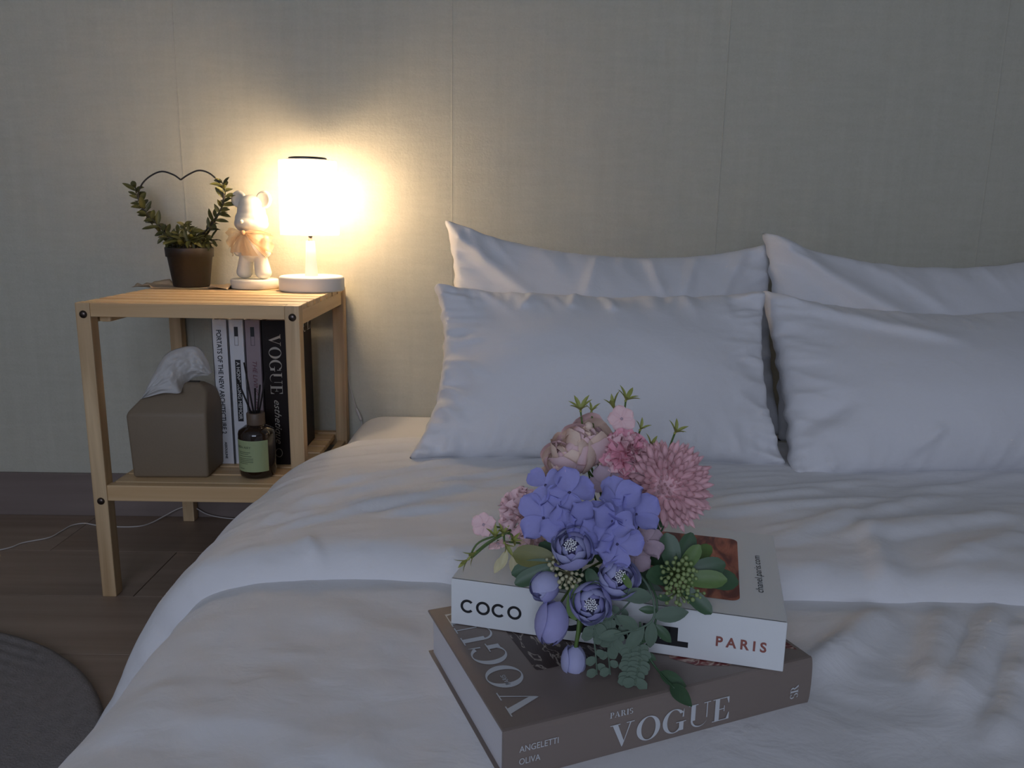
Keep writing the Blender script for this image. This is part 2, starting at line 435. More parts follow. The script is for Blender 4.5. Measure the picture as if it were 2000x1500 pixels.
# ------------------------------------------------------------------ rug
def make_rug():
    R, cx, cy = 0.50, -0.985, 0.745
    n_r, n_a = 110, 120
    vv = [(0, 0, 0.011)]; ff = []
    for i in range(1, n_r+1):
        r = R*i/n_r
        for k in range(n_a):
            a = 2*PI*k/n_a
            x, y = r*math.cos(a), r*math.sin(a)
            edge = min(1, (R-r)/0.012)
            z = 0.003+0.008*math.sqrt(max(0, 1-(1-edge)**2))
            z += 0.0011*math.sin((x*0.35+y*0.94)*2*PI/0.021)*min(1, edge)
            vv.append((x, y, z))
    for k in range(n_a): ff.append((0, 1+k, 1+(k+1) % n_a))
    for i in range(1, n_r):
        o = 1+(i-1)*n_a
        for k in range(n_a): ff.append((o+k, o+n_a+k, o+n_a+(k+1) % n_a, o+(k+1) % n_a))
    o = len(vv); ff_out = 1+(n_r-1)*n_a
    for k in range(n_a):
        a = 2*PI*k/n_a; vv.append((R*math.cos(a), R*math.sin(a), 0.0))
    for k in range(n_a): ff.append((ff_out+k, o+k, o+(k+1) % n_a, ff_out+(k+1) % n_a))
    tag(link('round_rug', mesh(vv, ff), RUGM, loc=(cx, cy, 0.0005), smooth=True), 'round grey ribbed rug lying on the dark wooden floor', 'rug')
make_rug()

# ------------------------------------------------------------------ nightstand
NS_X, NS_Y, NS_W, NS_D, NS_H, LEG = -0.7397, 1.3652, 0.3845, 0.3985, 0.5458, 0.0255
SHELF_Z = 0.215
ns = empty('nightstand', (NS_X, NS_Y, 0), 'pale pine slatted nightstand with a lower shelf beside the bed', 'nightstand', rotz=-0.0026)
leg_me = box_me(LEG, LEG, NS_H, bevel=0.0018, center=(0, 0, NS_H/2)); leg_me.materials.append(PINE_Z)
h2 = LEG/2
for x in (h2, NS_W-h2):
    for y in (h2, NS_D-h2):
        link('leg', leg_me, None, ns, (x, y, 0))
rail_f = box_me(NS_W-2*LEG, 0.017, 0.024, bevel=0.001); rail_f.materials.append(PINE_X)
rail_l = box_me(NS_W-2*LEG, 0.018, 0.030, bevel=0.0022); rail_l.materials.append(PINE_X)
rail_s = box_me(0.016, NS_D-2*LEG, 0.026, bevel=0.001); rail_s.materials.append(PINE_Y)
link('top_rail', rail_f, None, ns, (NS_W/2, 0.0095, NS_H-0.012))
link('top_rail', rail_f, None, ns, (NS_W/2, NS_D-0.0095, NS_H-0.012))
link('shelf_rail', rail_l, None, ns, (NS_W/2, 0.010, SHELF_Z-0.013))
link('shelf_rail', rail_l, None, ns, (NS_W/2, NS_D-0.010, SHELF_Z-0.013))
for x in (h2, NS_W-h2):
    link('side_rail', rail_s, None, ns, (x, NS_D/2, NS_H-0.024))
    link('side_rail', rail_s, None, ns, (x, NS_D/2, SHELF_Z-0.028))
nsl = 7
gap_y0, gap_y1 = 0.024, NS_D-0.024
pitch = (gap_y1-gap_y0)/nsl
slat_t = box_me(NS_W-0.004, pitch-0.011, 0.011, bevel=0.0025); slat_t.materials.append(PINE_X)
slat_s = box_me(NS_W-2*LEG-0.004, pitch-0.009, 0.011, bevel=0.0020); slat_s.materials.append(PINE_X)
for k in range(nsl):
    y = gap_y0+pitch*(k+0.5)
    link('top_slat', slat_t if LEG < y-pitch/2+0.004 and y+pitch/2-0.004 < NS_D-LEG else slat_s, None, ns, (NS_W/2, y, NS_H-0.0055))
    link('shelf_slat', slat_s, None, ns, (NS_W/2, y, SHELF_Z-0.0095+0.004))
bolt_me = lathe_me([(0.0001, 0.0042), (0.003, 0.0040), (0.0058, 0.0028), (0.0068, 0.001), (0.0068, 0)], 16)
bolt_me.materials.append(BOLT)
for x in (h2, NS_W-h2):
    for z in (NS_H-0.020, 0.187):
        link('bolt', bolt_me, None, ns, (x+0.001, 0.0004, z), (PI/2, 0, 0), smooth=True)
link('batten', box_me(0.020, 0.10, 0.012, bevel=0.004), PINE_Y, ns, (LEG+0.012, 0.075, NS_H-0.030))

TOP_Z = NS_H
# ------------------------------------------------------------------ table lamp
def make_lamp():
    p = Vector((-0.402, 1.656, TOP_Z+0.0003))
    L = empty('table_lamp', p, 'lit white table lamp with a glowing drum shade on a round base', 'lamp')
    link('base', lathe_me([(0.0001, 0), (0.063, 0), (0.0655, 0.002), (0.066, 0.005), (0.066, 0.025), (0.0645, 0.0285), (0.062, 0.030), (0.0001, 0.030)], 64, cap=False), WHITEPL, L, smooth=True)
    link('stem', lathe_me([(0.0135, 0.030), (0.0128, 0.034), (0.0105, 0.075), (0.0085, 0.101), (0.0001, 0.101)], 32, cap=False), WHITEPL, L, smooth=True)
    link('switch', lathe_me([(0.0045, 0.098), (0.0045, 0.112), (0.0001, 0.112)], 16, cap=False), BOLT, L, smooth=True)
    link('socket', lathe_me([(0.009, 0.112), (0.009, 0.140), (0.012, 0.143), (0.012, 0.167), (0.0001, 0.167)], 24, cap=False), WHITEPL, L, smooth=True)
    sh = thin_mat('lamp_shade_film', (0.94, 0.92, 0.88), 0.20, 0.72)
    z0, z1 = 0.112, 0.260
    link('shade', lathe_me([(0.0590, z0), (0.0570, z1), (0.0560, z1), (0.0580, z0), (0.0590, z0)], 72, cap=False), sh, L, smooth=True)
    lid = link('lid', lathe_me([(0.0558, z1-0.003), (0.0556, z1+0.0002), (0.040, z1+0.0022), (0.0001, z1+0.0022), (0.0001, z1-0.003)], 64, cap=False), WHITEPL, L)
    link('top_panel', lathe_me([(0.0375, z1+0.002), (0.0375, z1+0.0050), (0.036, z1+0.0058), (0.0001, z1+0.0058)], 48, cap=False), mat('dark_panel', (0.05, 0.045, 0.04), 0.4), lid)
    link('diffuser', lathe_me([(0.0575, z0+0.004), (0.0095, z0+0.004), (0.0095, z0+0.0055), (0.0573, z0+0.0055)], 64, cap=False), thin_mat('added_diffuser_film', (0.93, 0.91, 0.87), 0.38, 0.7), L, smooth=True)  # unseen disc, added below the bulb to soften the light going down
    # ribs that carry the shade on the socket
    for k in range(3):
        a = 2*PI*k/3+0.4
        link('shade_arm', tube_me([(0.009*math.cos(a), 0.009*math.sin(a), 0.122), (0.0580*math.cos(a), 0.0580*math.sin(a), 0.122)], 0.0012, 6), WHITEPL, L)
    em = bpy.data.materials.new('warm_bulb'); em.use_nodes = True
    nt = em.node_tree; nt.nodes.clear()
    out = nt.nodes.new('ShaderNodeOutputMaterial'); e = nt.nodes.new('ShaderNodeEmission')
    e.inputs[0].default_value = (1.0, 0.75, 0.50, 1)
    rb = 0.017
    e.inputs[1].default_value = LAMP_WATT/(PI*4*PI*rb*rb)*0.22
    nt.links.new(e.outputs[0], out.inputs[0])
    bm = bmesh.new(); bmesh.ops.create_uvsphere(bm, u_segments=24, v_segments=14, radius=rb)
    for v in bm.verts: v.co.z *= 1.1
    link('bulb', bm_mesh(bm), em, L, (0, 0, 0.186), smooth=True)
    # mains cord with its inline connector, dropping behind the nightstand
    pts = [(-0.395, 1.762, TOP_Z-0.03), (-0.372, 1.771, 0.46), (-0.356, 1.772, 0.34), (-0.345, 1.770, 0.292), (-0.338, 1.768, 0.268)]
    Cd = empty('lamp_cord', (-0.345, 1.770, 0.0), 'thin white lamp cord with a connector hanging down the wall beside the nightstand', 'cord')
    w = [Vector(q)-Vector((-0.345, 1.770, 0)) for q in pts]
    link('wire', tube_me(catmull(w, 24), 0.0013, 6), CORDM, Cd, smooth=True)
    a = Vector((-0.3385, 1.768, 0.269))-Vector((-0.345, 1.770, 0)); b = Vector((-0.3265, 1.765, 0.240))-Vector((-0.345, 1.770, 0))
    link('connector', tube_me([a, a.lerp(b, .12), a.lerp(b, .3), a.lerp(b, .9), b], [0.0016, 0.0028, 0.0036, 0.0036, 0.003], 10), CORDM, Cd, smooth=True)
    c2 = [b, Vector((0.026, -0.010, 0.18)), Vector((0.02, -0.012, 0.09)), Vector((-0.02, -0.016, 0.0015))]
    link('wire', tube_me(catmull(c2, 20), 0.0013, 6), CORDM, Cd, smooth=True)
make_lamp()

def make_floor_cord():
    pts = [(-1.30, 1.40), (-1.18, 1.49), (-1.052, 1.564), (-1.027, 1.602), (-0.988, 1.631), (-0.981, 1.669), (-0.976, 1.702), (-0.954, 1.715), (-0.92, 1.704), (-0.87, 1.697), (-0.826, 1.701), (-0.806, 1.722), (-0.780, 1.748), (-0.755, 1.756), (-0.725, 1.757), (-0.69, 1.755), (-0.65, 1.753), (-0.60, 1.752), (-0.50, 1.752)]
    zz = [0.0016]*12+[0.012, 0.024, 0.030, 0.012, 0.004, 0.0016, 0.0016]
    tag(link('floor_cord', tube_me(catmull([(x, y, z) for (x, y), z in zip(pts, zz)], 140), 0.0015, 6), CORDM, smooth=True),
        'thin white cord winding over the floor under the nightstand', 'cord')
make_floor_cord()

# ------------------------------------------------------------------ potted plant
def leaf_me(length, width, fold=0.25, curl=0.25, nl=6, tipw=0.0, blunt=False):
    vv, ff = [], []
    for i in range(nl+1):
        t = i/nl
        w = width*0.5*(math.sin(PI*min(1, t*0.97+0.02))**(0.75 if not blunt else 0.5))
        if blunt: w = width*0.5*math.sqrt(max(0, 1-((t-0.62)/0.62)**2)) if t < 0.62 else width*0.5*math.sqrt(max(0, 1-((t-0.62)/0.385)**2))
        w = max(w, width*0.03)
        z = -curl*length*t*t
        for s in (-1, -0.5, 0, 0.5, 1):
            vv.append((s*w, t*length, z+fold*abs(s)*w))
    for i in range(nl):
        for j in range(4):
            ff.append((i*5+j, i*5+j+1, (i+1)*5+j+1, (i+1)*5+j))
    return mesh(vv, ff)

def orient(y_dir, up_hint):
    """rotation that takes local +Y to y_dir and keeps local +Z near up_hint"""
    y = Vector(y_dir).normalized(); z = Vector(up_hint); z = (z-y*z.dot(y))
    if z.length < 1e-4: z = y.orthogonal()
    z.normalize(); x = y.cross(z)
    return Matrix((x, y, z)).transposed().to_quaternion()

def make_plant():
    base = Vector((-0.664, 1.690, TOP_Z+0.0022))
    P = empty('potted_plant', base, 'small leafy plant trained on a heart-shaped wire in a dark pot', 'plant')
    link('pot', lathe_me([(0.0001, 0), (0.0355, 0), (0.0365, 0.002), (0.0445, 0.061), (0.0475, 0.062), (0.0485, 0.079), (0.0478, 0.081), (0.0455, 0.081), (0.0445, 0.072), (0.0001, 0.070)], 48, cap=False), POTM, P, smooth=True)
    s = lathe_me([(0.044, 0.070), (0.035, 0.0745), (0.015, 0.0765), (0.0001, 0.077)], 32, cap=False)
    link('soil', s, SOILM, P, smooth=True)
    Yp = 1.690
    def q(px, py, dy=0.0): return at(px, py, Yp+dy)-base
    left = [q(362, 490), q(345, 470), q(310, 440), q(282, 412), q(270, 385), q(276, 362), q(292, 345), q(315, 335), q(338, 341), q(353, 351)]
    right = [q(368, 490), q(392, 462), q(418, 430), q(434, 402), q(436, 375), q(425, 353), q(408, 338), q(388, 333), q(368, 341), q(353, 351)]
    link('heart_wire', tube_me(catmull(left, 60), 0.0017, 8), BLACKW, P, smooth=True)
    link('heart_wire', tube_me(catmull(right, 60), 0.0017, 8), BLACKW, P, smooth=True)
    rnd = random.Random(3)
    leaves = [leaf_me(0.024, 0.0115, 0.35, 0.20), leaf_me(0.020, 0.011, 0.3, 0.35), leaf_me(0.027, 0.0095, 0.4, 0.1)]
    for l in leaves: l.materials.append(LEAFM)
    stemm = mat('leaf_stem', (0.05, 0.045, 0.02), 0.6)
    def sprig(path, n, spread=0.9, size=1.0, start=0.05):
        pts = catmull(path, 40)
        link('vine', tube_me(pts, 0.0011, 5), stemm, P, smooth=True)
        for k in range(n):
            t = start+(1-start)*(k+rnd.random()*0.6)/n
            i = min(39, int(t*40)); p = pts[i]; tan = (pts[i+1]-pts[i]).normalized()
            a = k*2.39+rnd.random()
            side = tan.orthogonal(); side.rotate(Quaternion(tan, a))
            d = (tan*(0.65+0.3*rnd.random())+side*spread).normalized()
            me = rnd.choice(leaves); sc = size*(0.75+0.45*rnd.random())
            o = link('leaf', me, None, P, p, orient(d, tan*-0.3+Vector((0, -0.5, 0.7))), smooth=True); o.scale = (sc, sc, sc)
    sprig([q(360, 492), q(335, 470), q(308, 440, -.006), q(285, 415), q(268, 385, .004), q(264, 362)], 34, start=0.15)
    sprig([q(350, 492), q(320, 462, .01), q(292, 432, .006), q(276, 402)], 18, size=0.85)
    sprig([q(370, 492), q(398, 462), q(420, 430, -.006), q(435, 402), q(440, 375, .004), q(432, 352)], 34, start=0.15)
    sprig([q(378, 490), q(405, 458, .01), q(424, 425, .006), q(438, 395)], 18, size=0.85)
    for (x, y, dy) in ((330, 470, -.022), (345, 455, -.01), (360, 437, 0.0), (375, 450, -.015), (392, 466, -.022), (352, 470, -.032), (410, 475, -.012), (372, 470, -.035), (338, 478, .01), (318, 462, -.015), (425, 468, 0.0)):
        sprig([q(365+(x-365)*0.35, 490, dy*0.4), q((x+365)/2, (y+482)/2-4, dy*0.8), q(x, y, dy)], 11, size=0.95, start=0.2)
make_plant()

# crumpled kraft sheet under the pot
def make_paper():
    nu, nv = 34, 22; vv = []
    for i in range(nu):
        for j in range(nv):
            u = i/(nu-1)*2-1; v = j/(nv-1)*2-1
            x = 0.098*u+0.004*nz(u*3, v*3, 1); y = 0.052*v+0.004*nz(u*3, v*3, 5)
            e = max(abs(u), abs(v)); e = max(0, (e-0.62)/0.38)
            if abs(u) < 0.62: e *= 0.3
            z = 0.0006+0.0085*e*e*(0.55+0.9*nz(u*2.3, v*2.3, 9))+0.0012*e*abs(nz(u*7, v*7, 3))
            vv.append((x, y, max(z, 0.0006)))
    o = link('kraft_sheet', mesh(vv, grid_faces(nu, nv)), KRAFT, loc=(-0.668, 1.688, TOP_Z+0.0006), smooth=True)
    solid(o, 0.0003)
    tag(o, 'crumpled beige paper sheet lying under the dark plant pot', 'paper')
make_paper()

# ------------------------------------------------------------------ bear figurine
def voxel_union(parts, voxel, smooth_it=6):
    bm = bmesh.new()
    for (c, r, rot) in parts:
        M = Matrix.Translation(Vector(c)) @ rot.to_matrix().to_4x4() @ Matrix.Diagonal((*r, 1))
        bmesh.ops.create_uvsphere(bm, u_segments=28, v_segments=18, radius=1.0, matrix=M)
    me = bm_mesh(bm); o = bpy.data.objects.new('tmp', me); C.objects.link(o)
    m = o.modifiers.new('r', 'REMESH'); m.mode = 'VOXEL'; m.voxel_size = voxel
    s = o.modifiers.new('s', 'SMOOTH'); s.iterations = smooth_it; s.factor = 0.5
    dg = bpy.context.evaluated_depsgraph_get()
    out = bpy.data.meshes.new_from_object(o.evaluated_get(dg))
    bpy.data.objects.remove(o)
    return out

def make_bear():
    p = Vector((-0.530, 1.688, TOP_Z+0.0010))
    B = empty('bear_figurine', p, 'cream bear figurine with a peach tulle bow between plant and lamp', 'figurine', rotz=-0.28)
    link('base', lathe_me([(0.0001, 0), (0.0475, 0), (0.049, 0.0015), (0.049, 0.0165), (0.0475, 0.0185), (0.0001, 0.0185)], 56, cap=False), PLASTERB, B, smooth=True)
    Q = Quaternion
    I = Q((1, 0, 0, 0)); z0 = 0.0185
    parts = []
    for s in (-1, 1):
        for k in range(8):
            t = k/7
            parts.append(((s*(0.0225-0.006*t), -0.001, z0+0.0135+0.034*t), (0.0170-0.0035*t, 0.0170-0.003*t, 0.0135), I))
    parts += [((0, 0, z0+0.060), (0.0285, 0.024, 0.024), I), ((0, 0, z0+0.078), (0.0245, 0.0215, 0.022), I), ((0, 0, z0+0.093), (0.018, 0.017, 0.012), I)]
    for s in (-1, 1):
        a = Q((0, 1, 0), s*0.35)
        parts += [((s*0.029, -0.002, z0+0.072), (0.009, 0.0095, 0.020), a), ((s*0.034, -0.004, z0+0.056), (0.009, 0.009, 0.010), a)]
    hz = z0+0.118
    parts += [((0, -0.002, hz-0.004), (0.0360, 0.031, 0.020), I), ((0, -0.001, hz+0.006), (0.0345, 0.030, 0.022), I), ((0, 0, hz+0.020), (0.0295, 0.027, 0.026), I), ((0, 0, hz+0.034), (0.0255, 0.024, 0.021), I),
              ((0, -0.022, hz-0.003), (0.022, 0.014, 0.0135), I)]
    link('body', voxel_union(parts, 0.0018, 8), PLASTERB, B, smooth=True)
    for s in (-1, 1):
        em = lathe_me([(0.0001, -0.005), (0.010, -0.0055), (0.0155, -0.004), (0.0180, 0.0), (0.0165, 0.004), (0.0135, 0.005), (0.011, 0.0032), (0.006, 0.0018), (0.0001, 0.0014)], 32, cap=False)
        link('ear', em, PLASTERB, B, (s*0.0295, 0.003, hz+0.0455), (PI/2, 0, 0), smooth=True)
    bm = bmesh.new(); bmesh.ops.create_uvsphere(bm, u_segments=16, v_segments=10, radius=0.0042)
    link('nose', bm_mesh(bm), PLASTERB, B, (0, -0.0368, hz+0.0005), smooth=True)
    # tulle bow: two ruffled loops, two tails and a knot at the neck
    nkz = z0+0.096; fy = -0.030
    def loop(s, length, drop, wid, seed):
        nu, nv = 16, 22; vv = []
        for i in range(nu):
            t = i/(nu-1)
            for j in range(nv):
                v = j/(nv-1)*2-1
                w = wid*(0.18+0.82*math.sin(min(1, t*1.08)*PI*0.5))
                x = s*(0.003+length*t)
                z = nkz-drop*t*t*0.6+v*w*(0.75 if v > 0 else 1.15)-drop*0.45*t
                y = fy-0.006*math.sin(t*PI)+0.0050*t*math.sin(v*7+seed)+0.003*nz(t*3, v*4, seed)+0.018*t*t
                vv.append((x, y, z))
        o = link('bow_loop', mesh(vv, grid_faces(nu, nv)), TULLE, B, smooth=True)
    loop(-1, 0.050, 0.010, 0.022, 1.0); loop(1, 0.052, 0.016, 0.021, 4.0)
    loop(-1, 0.040, 0.034, 0.013, 7.0); loop(1, 0.036, 0.038, 0.012, 9.0)
    for s, L_ in ((-0.30, 0.040), (0.30, 0.046)):
        nu, nv = 16, 9; vv = []
        for i in range(nu):
            t = i/(nu-1)
            for j in range(nv):
                v = j/(nv-1)*2-1; w = 0.003+0.015*t
                vv.append((s*L_*t+v*w, fy-0.002-0.004*math.sin(t*2.5)+0.003*t*math.sin(v*5+s*9), nkz-L_*t))
        link('bow_tail', mesh(vv, grid_faces(nu, nv)), TULLE, B, smooth=True)
    bm = bmesh.new(); bmesh.ops.create_uvsphere(bm, u_segments=14, v_segments=10, radius=0.0052)
    link('bow_knot', bm_mesh(bm), mat('peach_ribbon', (0.82, 0.50, 0.27), 0.6), B, (0, fy-0.003, nkz), smooth=True)
    nb = [(0.0215*math.cos(a), 0.0255*math.sin(a)-0.003, nkz+0.001) for a in [2*PI*k/24 for k in range(25)]]
    link('neck_ribbon', tube_me(nb, 0.0022, 6), MATS['peach_ribbon'], B, smooth=True)
make_bear()

# ------------------------------------------------------------------ tissue box and tissue
def make_tissue():
    org = Vector((-0.690, 1.413, SHELF_Z+0.0006))
    T = empty('tissue_box', org, 'taupe tissue box cover with a hipped top on the lower shelf', 'tissue box', rotz=0.03)
    W, D, H1, H2 = 0.142, 0.108, 0.122, 0.172
    bm = bmesh.new()
    def ringv(x0, x1, y0, y1, z): return [bm.verts.new(c) for c in ((x0, y0, z), (x1, y0, z), (x1, y1, z), (x0, y1, z))]
    rs = [ringv(0.002, W-0.002, 0.001, D-0.001, 0), ringv(-0.002, W+0.002, -0.001, D+0.001, H1), ringv(0.030, W-0.006, 0.034, D-0.026, H2-0.012), ringv(0.050, W-0.022, 0.044, D-0.040, H2)]
    for a, b in zip(rs[:-1], rs[1:]):
        for k in range(4): bm.faces.new((a[k], a[(k+1) % 4], b[(k+1) % 4], b[k]))
    bm.faces.new(rs[0][::-1]); bm.faces.new(rs[-1])
    bmesh.ops.bevel(bm, geom=bm.edges[:], offset=0.0055, segments=4, profile=0.5, affect='EDGES', clamp_overlap=True)
    link('cover', bm_mesh(bm), TISSUEBOX, T, smooth=True)
    # slot lips
    link('slot', box_me(0.062, 0.010, 0.0016, bevel=0.0007), mat('slot_dark', (0.05, 0.04, 0.03), 0.8), T, (0.085, 0.056, H2+0.0004))
    # the sheet pulled half out, flopping to the left
    nu, nv = 54, 36
    path = catmull([at(276, 780, 1.445), at(298, 735, 1.452), at(322, 694, 1.460), at(352, 679, 1.468), at(385, 677, 1.476), at(404, 700, 1.482), at(414, 728, 1.486)], nu-1)
    low = catmull([at(283, 777, 1.428), at(318, 768, 1.424), at(350, 768, 1.428), at(357, 757, 1.452), at(364, 748, 1.466), at(384, 736, 1.474), at(408, 733, 1.482)], nu-1)
    vv = []
    cen = Vector((0, -1, 0.15))
    for i in range(nu):
        a, b = path[i], low[i]
        for j in range(nv):
            v = j/(nv-1)
            bul = math.sin(v*PI)**0.8
            t = i/(nu-1)
            amp = 0.014*math.sin(min(1, max(0, t))*PI)**0.6
            p = a.lerp(b, v)+cen*(bul*amp)
            p += cen*(0.0060*bul*nz(t*5.5, v*3.2, 2.0)+0.0062*bul*(ridged(t*5+v*2.2, v*4.5-t*3, 7.0)-0.3)+0.0030*bul*ridged(t*11+v*3, v*7-t*4, 17.0))
            vv.append(p)
    # back half behind the crest, so it reads as a sheet folded over
    fr = len(vv)
    for i in range(nu):
        a, b = path[i], low[i]
        for j in range(1, 14):
            v = j/13
            t = i/(nu-1)
            p = a.lerp(b+Vector((0, 0.030, 0.0)), v*0.8)-cen*(0.012*math.sin(v*PI*0.8)*math.sin(t*PI))
            vv.append(p)
    ff = grid_faces(nu, nv)
    ff += [(fr+i*13+j, fr+i*13+j+1, fr+(i+1)*13+j+1, fr+(i+1)*13+j) for i in range(nu-1) for j in range(12)]
    ff += [(i*nv, fr+i*13, fr+(i+1)*13, (i+1)*nv) for i in range(nu-1)]
    o = link('tissue', mesh([Vector(v)-org for v in vv], ff), TISSUE, loc=org, smooth=True)
    tag(o, 'crumpled white tissue pulled out of the taupe box', 'tissue')
make_tissue()

# ------------------------------------------------------------------ books
def book_parts(B, w_sp, depth, th, cover, hinge=True, spine_round=0.0, pages=None):
    """flat book in local axes: x along spine, y into depth, z thickness; the spine is the y=0 side"""
    ct = 0.0024
    pages = pages or PAGE
    link('page_block', box_me(w_sp-0.008, depth-0.008, th-2*ct, center=(w_sp/2, (depth-0.008)/2+0.003, th/2)), pages, B)
    link('back_cover', box_me(w_sp, depth, ct, bevel=0.0006, center=(w_sp/2, depth/2, ct/2), seg=1), cover, B)
    link('front_cover', box_me(w_sp, depth, ct, bevel=0.0006, center=(w_sp/2, depth/2, th-ct/2), seg=1), cover, B)
    if spine_round > 0:
        n = 14; vv, ff = [], []
        for k in range(n+1):
            a = -PI/2+PI*k/n
            z = th/2+th/2*math.sin(a); y = -spine_round*math.cos(a)**0.55 if math.cos(a) > 1e-6 else 0
            for x in (0, w_sp): vv.append((x, y, z))
        for k in range(n): ff.append((2*k, 2*k+1, 2*k+3, 2*k+2))
        ff.append(tuple(range(0, 2*n+2, 2))[::-1]); ff.append(tuple(range(1, 2*n+2, 2)))
        ff.append((0, 2*n, 2*n+1, 1))
        link('spine', mesh(vv, ff), cover, B)
    else:
        link('spine', box_me(w_sp, 0.0024, th, bevel=0.0005, center=(w_sp/2, 0.0008, th/2), seg=1), cover, B)

def art_mat(name, cols, scale, dist):
    m = bpy.data.materials.new(name); m.use_nodes = True
    nt = m.node_tree; b = nt.nodes['Principled BSDF']; b.inputs['Roughness'].default_value = 0.45
    tc = nt.nodes.new('ShaderNodeTexCoord')
    mp = nt.nodes.new('ShaderNodeMapping'); mp.inputs['Scale'].default_value = scale
    n = nt.nodes.new('ShaderNodeTexNoise'); n.inputs['Scale'].default_value = 1.0; n.inputs['Detail'].default_value = 3; n.inputs['Distortion'].default_value = dist
    cr = nt.nodes.new('ShaderNodeValToRGB')
    while len(cr.color_ramp.elements) < len(cols): cr.color_ramp.elements.new(0.5)
    for e, (p, c) in zip(cr.color_ramp.elements, cols): e.position = p; e.color = (*c, 1)
    nt.links.new(tc.outputs['Object'], mp.inputs[0]); nt.links.new(mp.outputs[0], n.inputs['Vector'])
    nt.links.new(n.outputs['Fac'], cr.inputs[0]); nt.links.new(cr.outputs[0], b.inputs['Base Color'])
    return m

def rrect_me(x0, y0, x1, y1, r, z, corners=(1, 1, 1, 1)):
    pts = []
    for (cx, cy, a0, use) in ((x1-r, y1-r, 0, corners[0]), (x0+r, y1-r, PI/2, corners[1]), (x0+r, y0+r, PI, corners[2]), (x1-r, y0+r, 1.5*PI, corners[3])):
        if use:
            for k in range(7):
                a = a0+PI/2*k/6; pts.append((cx+r*math.cos(a), cy+r*math.sin(a), z))
        else:
            a = a0+PI/4; pts.append((cx+r*(1 if math.cos(a) > 0 else -1), cy+r*(1 if math.sin(a) > 0 else -1), z))
    return mesh(pts, [tuple(range(len(pts)))])

BED_Z = 0.287
def make_vogue():
    th, ws, dp = 0.045, 0.2876, 0.1946
    ang = math.radians(21.75)
    B = empty('fashion_book', (0.002, 0.518, BED_Z), 'thick brown hardback with large serif VOGUE lettering, lower of the two books on the bed', 'book', rotz=ang)
    cov = mat('brown_cover', (0.225, 0.180, 0.155), 0.42, noise_scale=5, noise_amt=0.03)
    book_parts(B, ws, dp, th, cov, spine_round=0.004, pages=mat('pages_lilac', (0.66, 0.64, 0.66), 0.85, noise_scale=6, noise_amt=0.04, stretch=(0.3, 0.3, 80)))
    ink = mat('silver_ink', (0.62, 0.64, 0.66), 0.35)
    # cover title running up the left margin
    me = fit_me(didone('VOGUE', 0.033, 0.10, 0.0), 0.168, 0.031)
    link('cover_title', me, ink, B, (0.0425, 0.012, th+0.0003), (0, 0, PI/2))
    link('cover_subtitle', fit_me(text_me('PARIS', 0.006, 0.0), 0.014), ink, B, (0.028, 0.052, th+0.0003), (0, 0, PI/2))
    # spine lettering
    def sp(me, x, z, name, y=-0.00445): return link(name, me, ink, B, (x, y, z), (PI/2, 0, 0))
    sp(fit_me(didone('VOGUE', 0.022, 0.10, 0.0), 0.1125, 0.0215), 0.0885, th-0.0372, 'spine_title')
    sp(fit_me(didone('PARIS', 0.006, 0.10, 0.0), 0.0205, 0.0050), 0.0880, th-0.0098, 'spine_place', -0.0042)
    sp(fit_me(text_me('ANGELETTI', 0.006, 0.0), 0.032, 0.0052), 0.0122, th-0.0192, 'spine_author')
    sp(fit_me(text_me('OLIVA', 0.006, 0.0), 0.0172, 0.0052), 0.0122, th-0.0295, 'spine_author')
    o = sp(fit_me(didone('SR', 0.008, -0.02, 0.0), 0.0125, 0.0085), 0.2735, th-0.0345, 'spine_monogram'); o.rotation_euler = (PI/2, -PI/2, 0)
    # printed picture panel on the cover: dark with pale sprays, a red patterned corner
    a1 = art_mat('cover_art_dark', [(0.0, (0.03, 0.018, 0.016)), (0.52, (0.05, 0.028, 0.024)), (0.56, (0.42, 0.36, 0.30)), (0.60, (0.04, 0.02, 0.018))], (60, 34, 1), 1.5)
    link('cover_picture', rrect_me(0.055, 0.062, 0.20, 0.180, 0.004, th+0.0002), a1, B)
    a2 = art_mat('cover_art_red', [(0.0, (0.05, 0.012, 0.012)), (0.46, (0.20, 0.022, 0.02)), (0.55, (0.55, 0.42, 0.34)), (0.62, (0.16, 0.02, 0.02))], (40, 90, 1), 1.2)
    pts = [(0.170, 0.040), (0.185, 0.022), (0.21, 0.012), (0.225, 0.014), (0.255, 0.030), (0.2835, 0.012), (0.2835, 0.085), (0.20, 0.10)]
    link('cover_picture', mesh([(x, y, th+0.0002) for x, y in pts], [tuple(range(len(pts)))]), a2, B)
make_vogue()

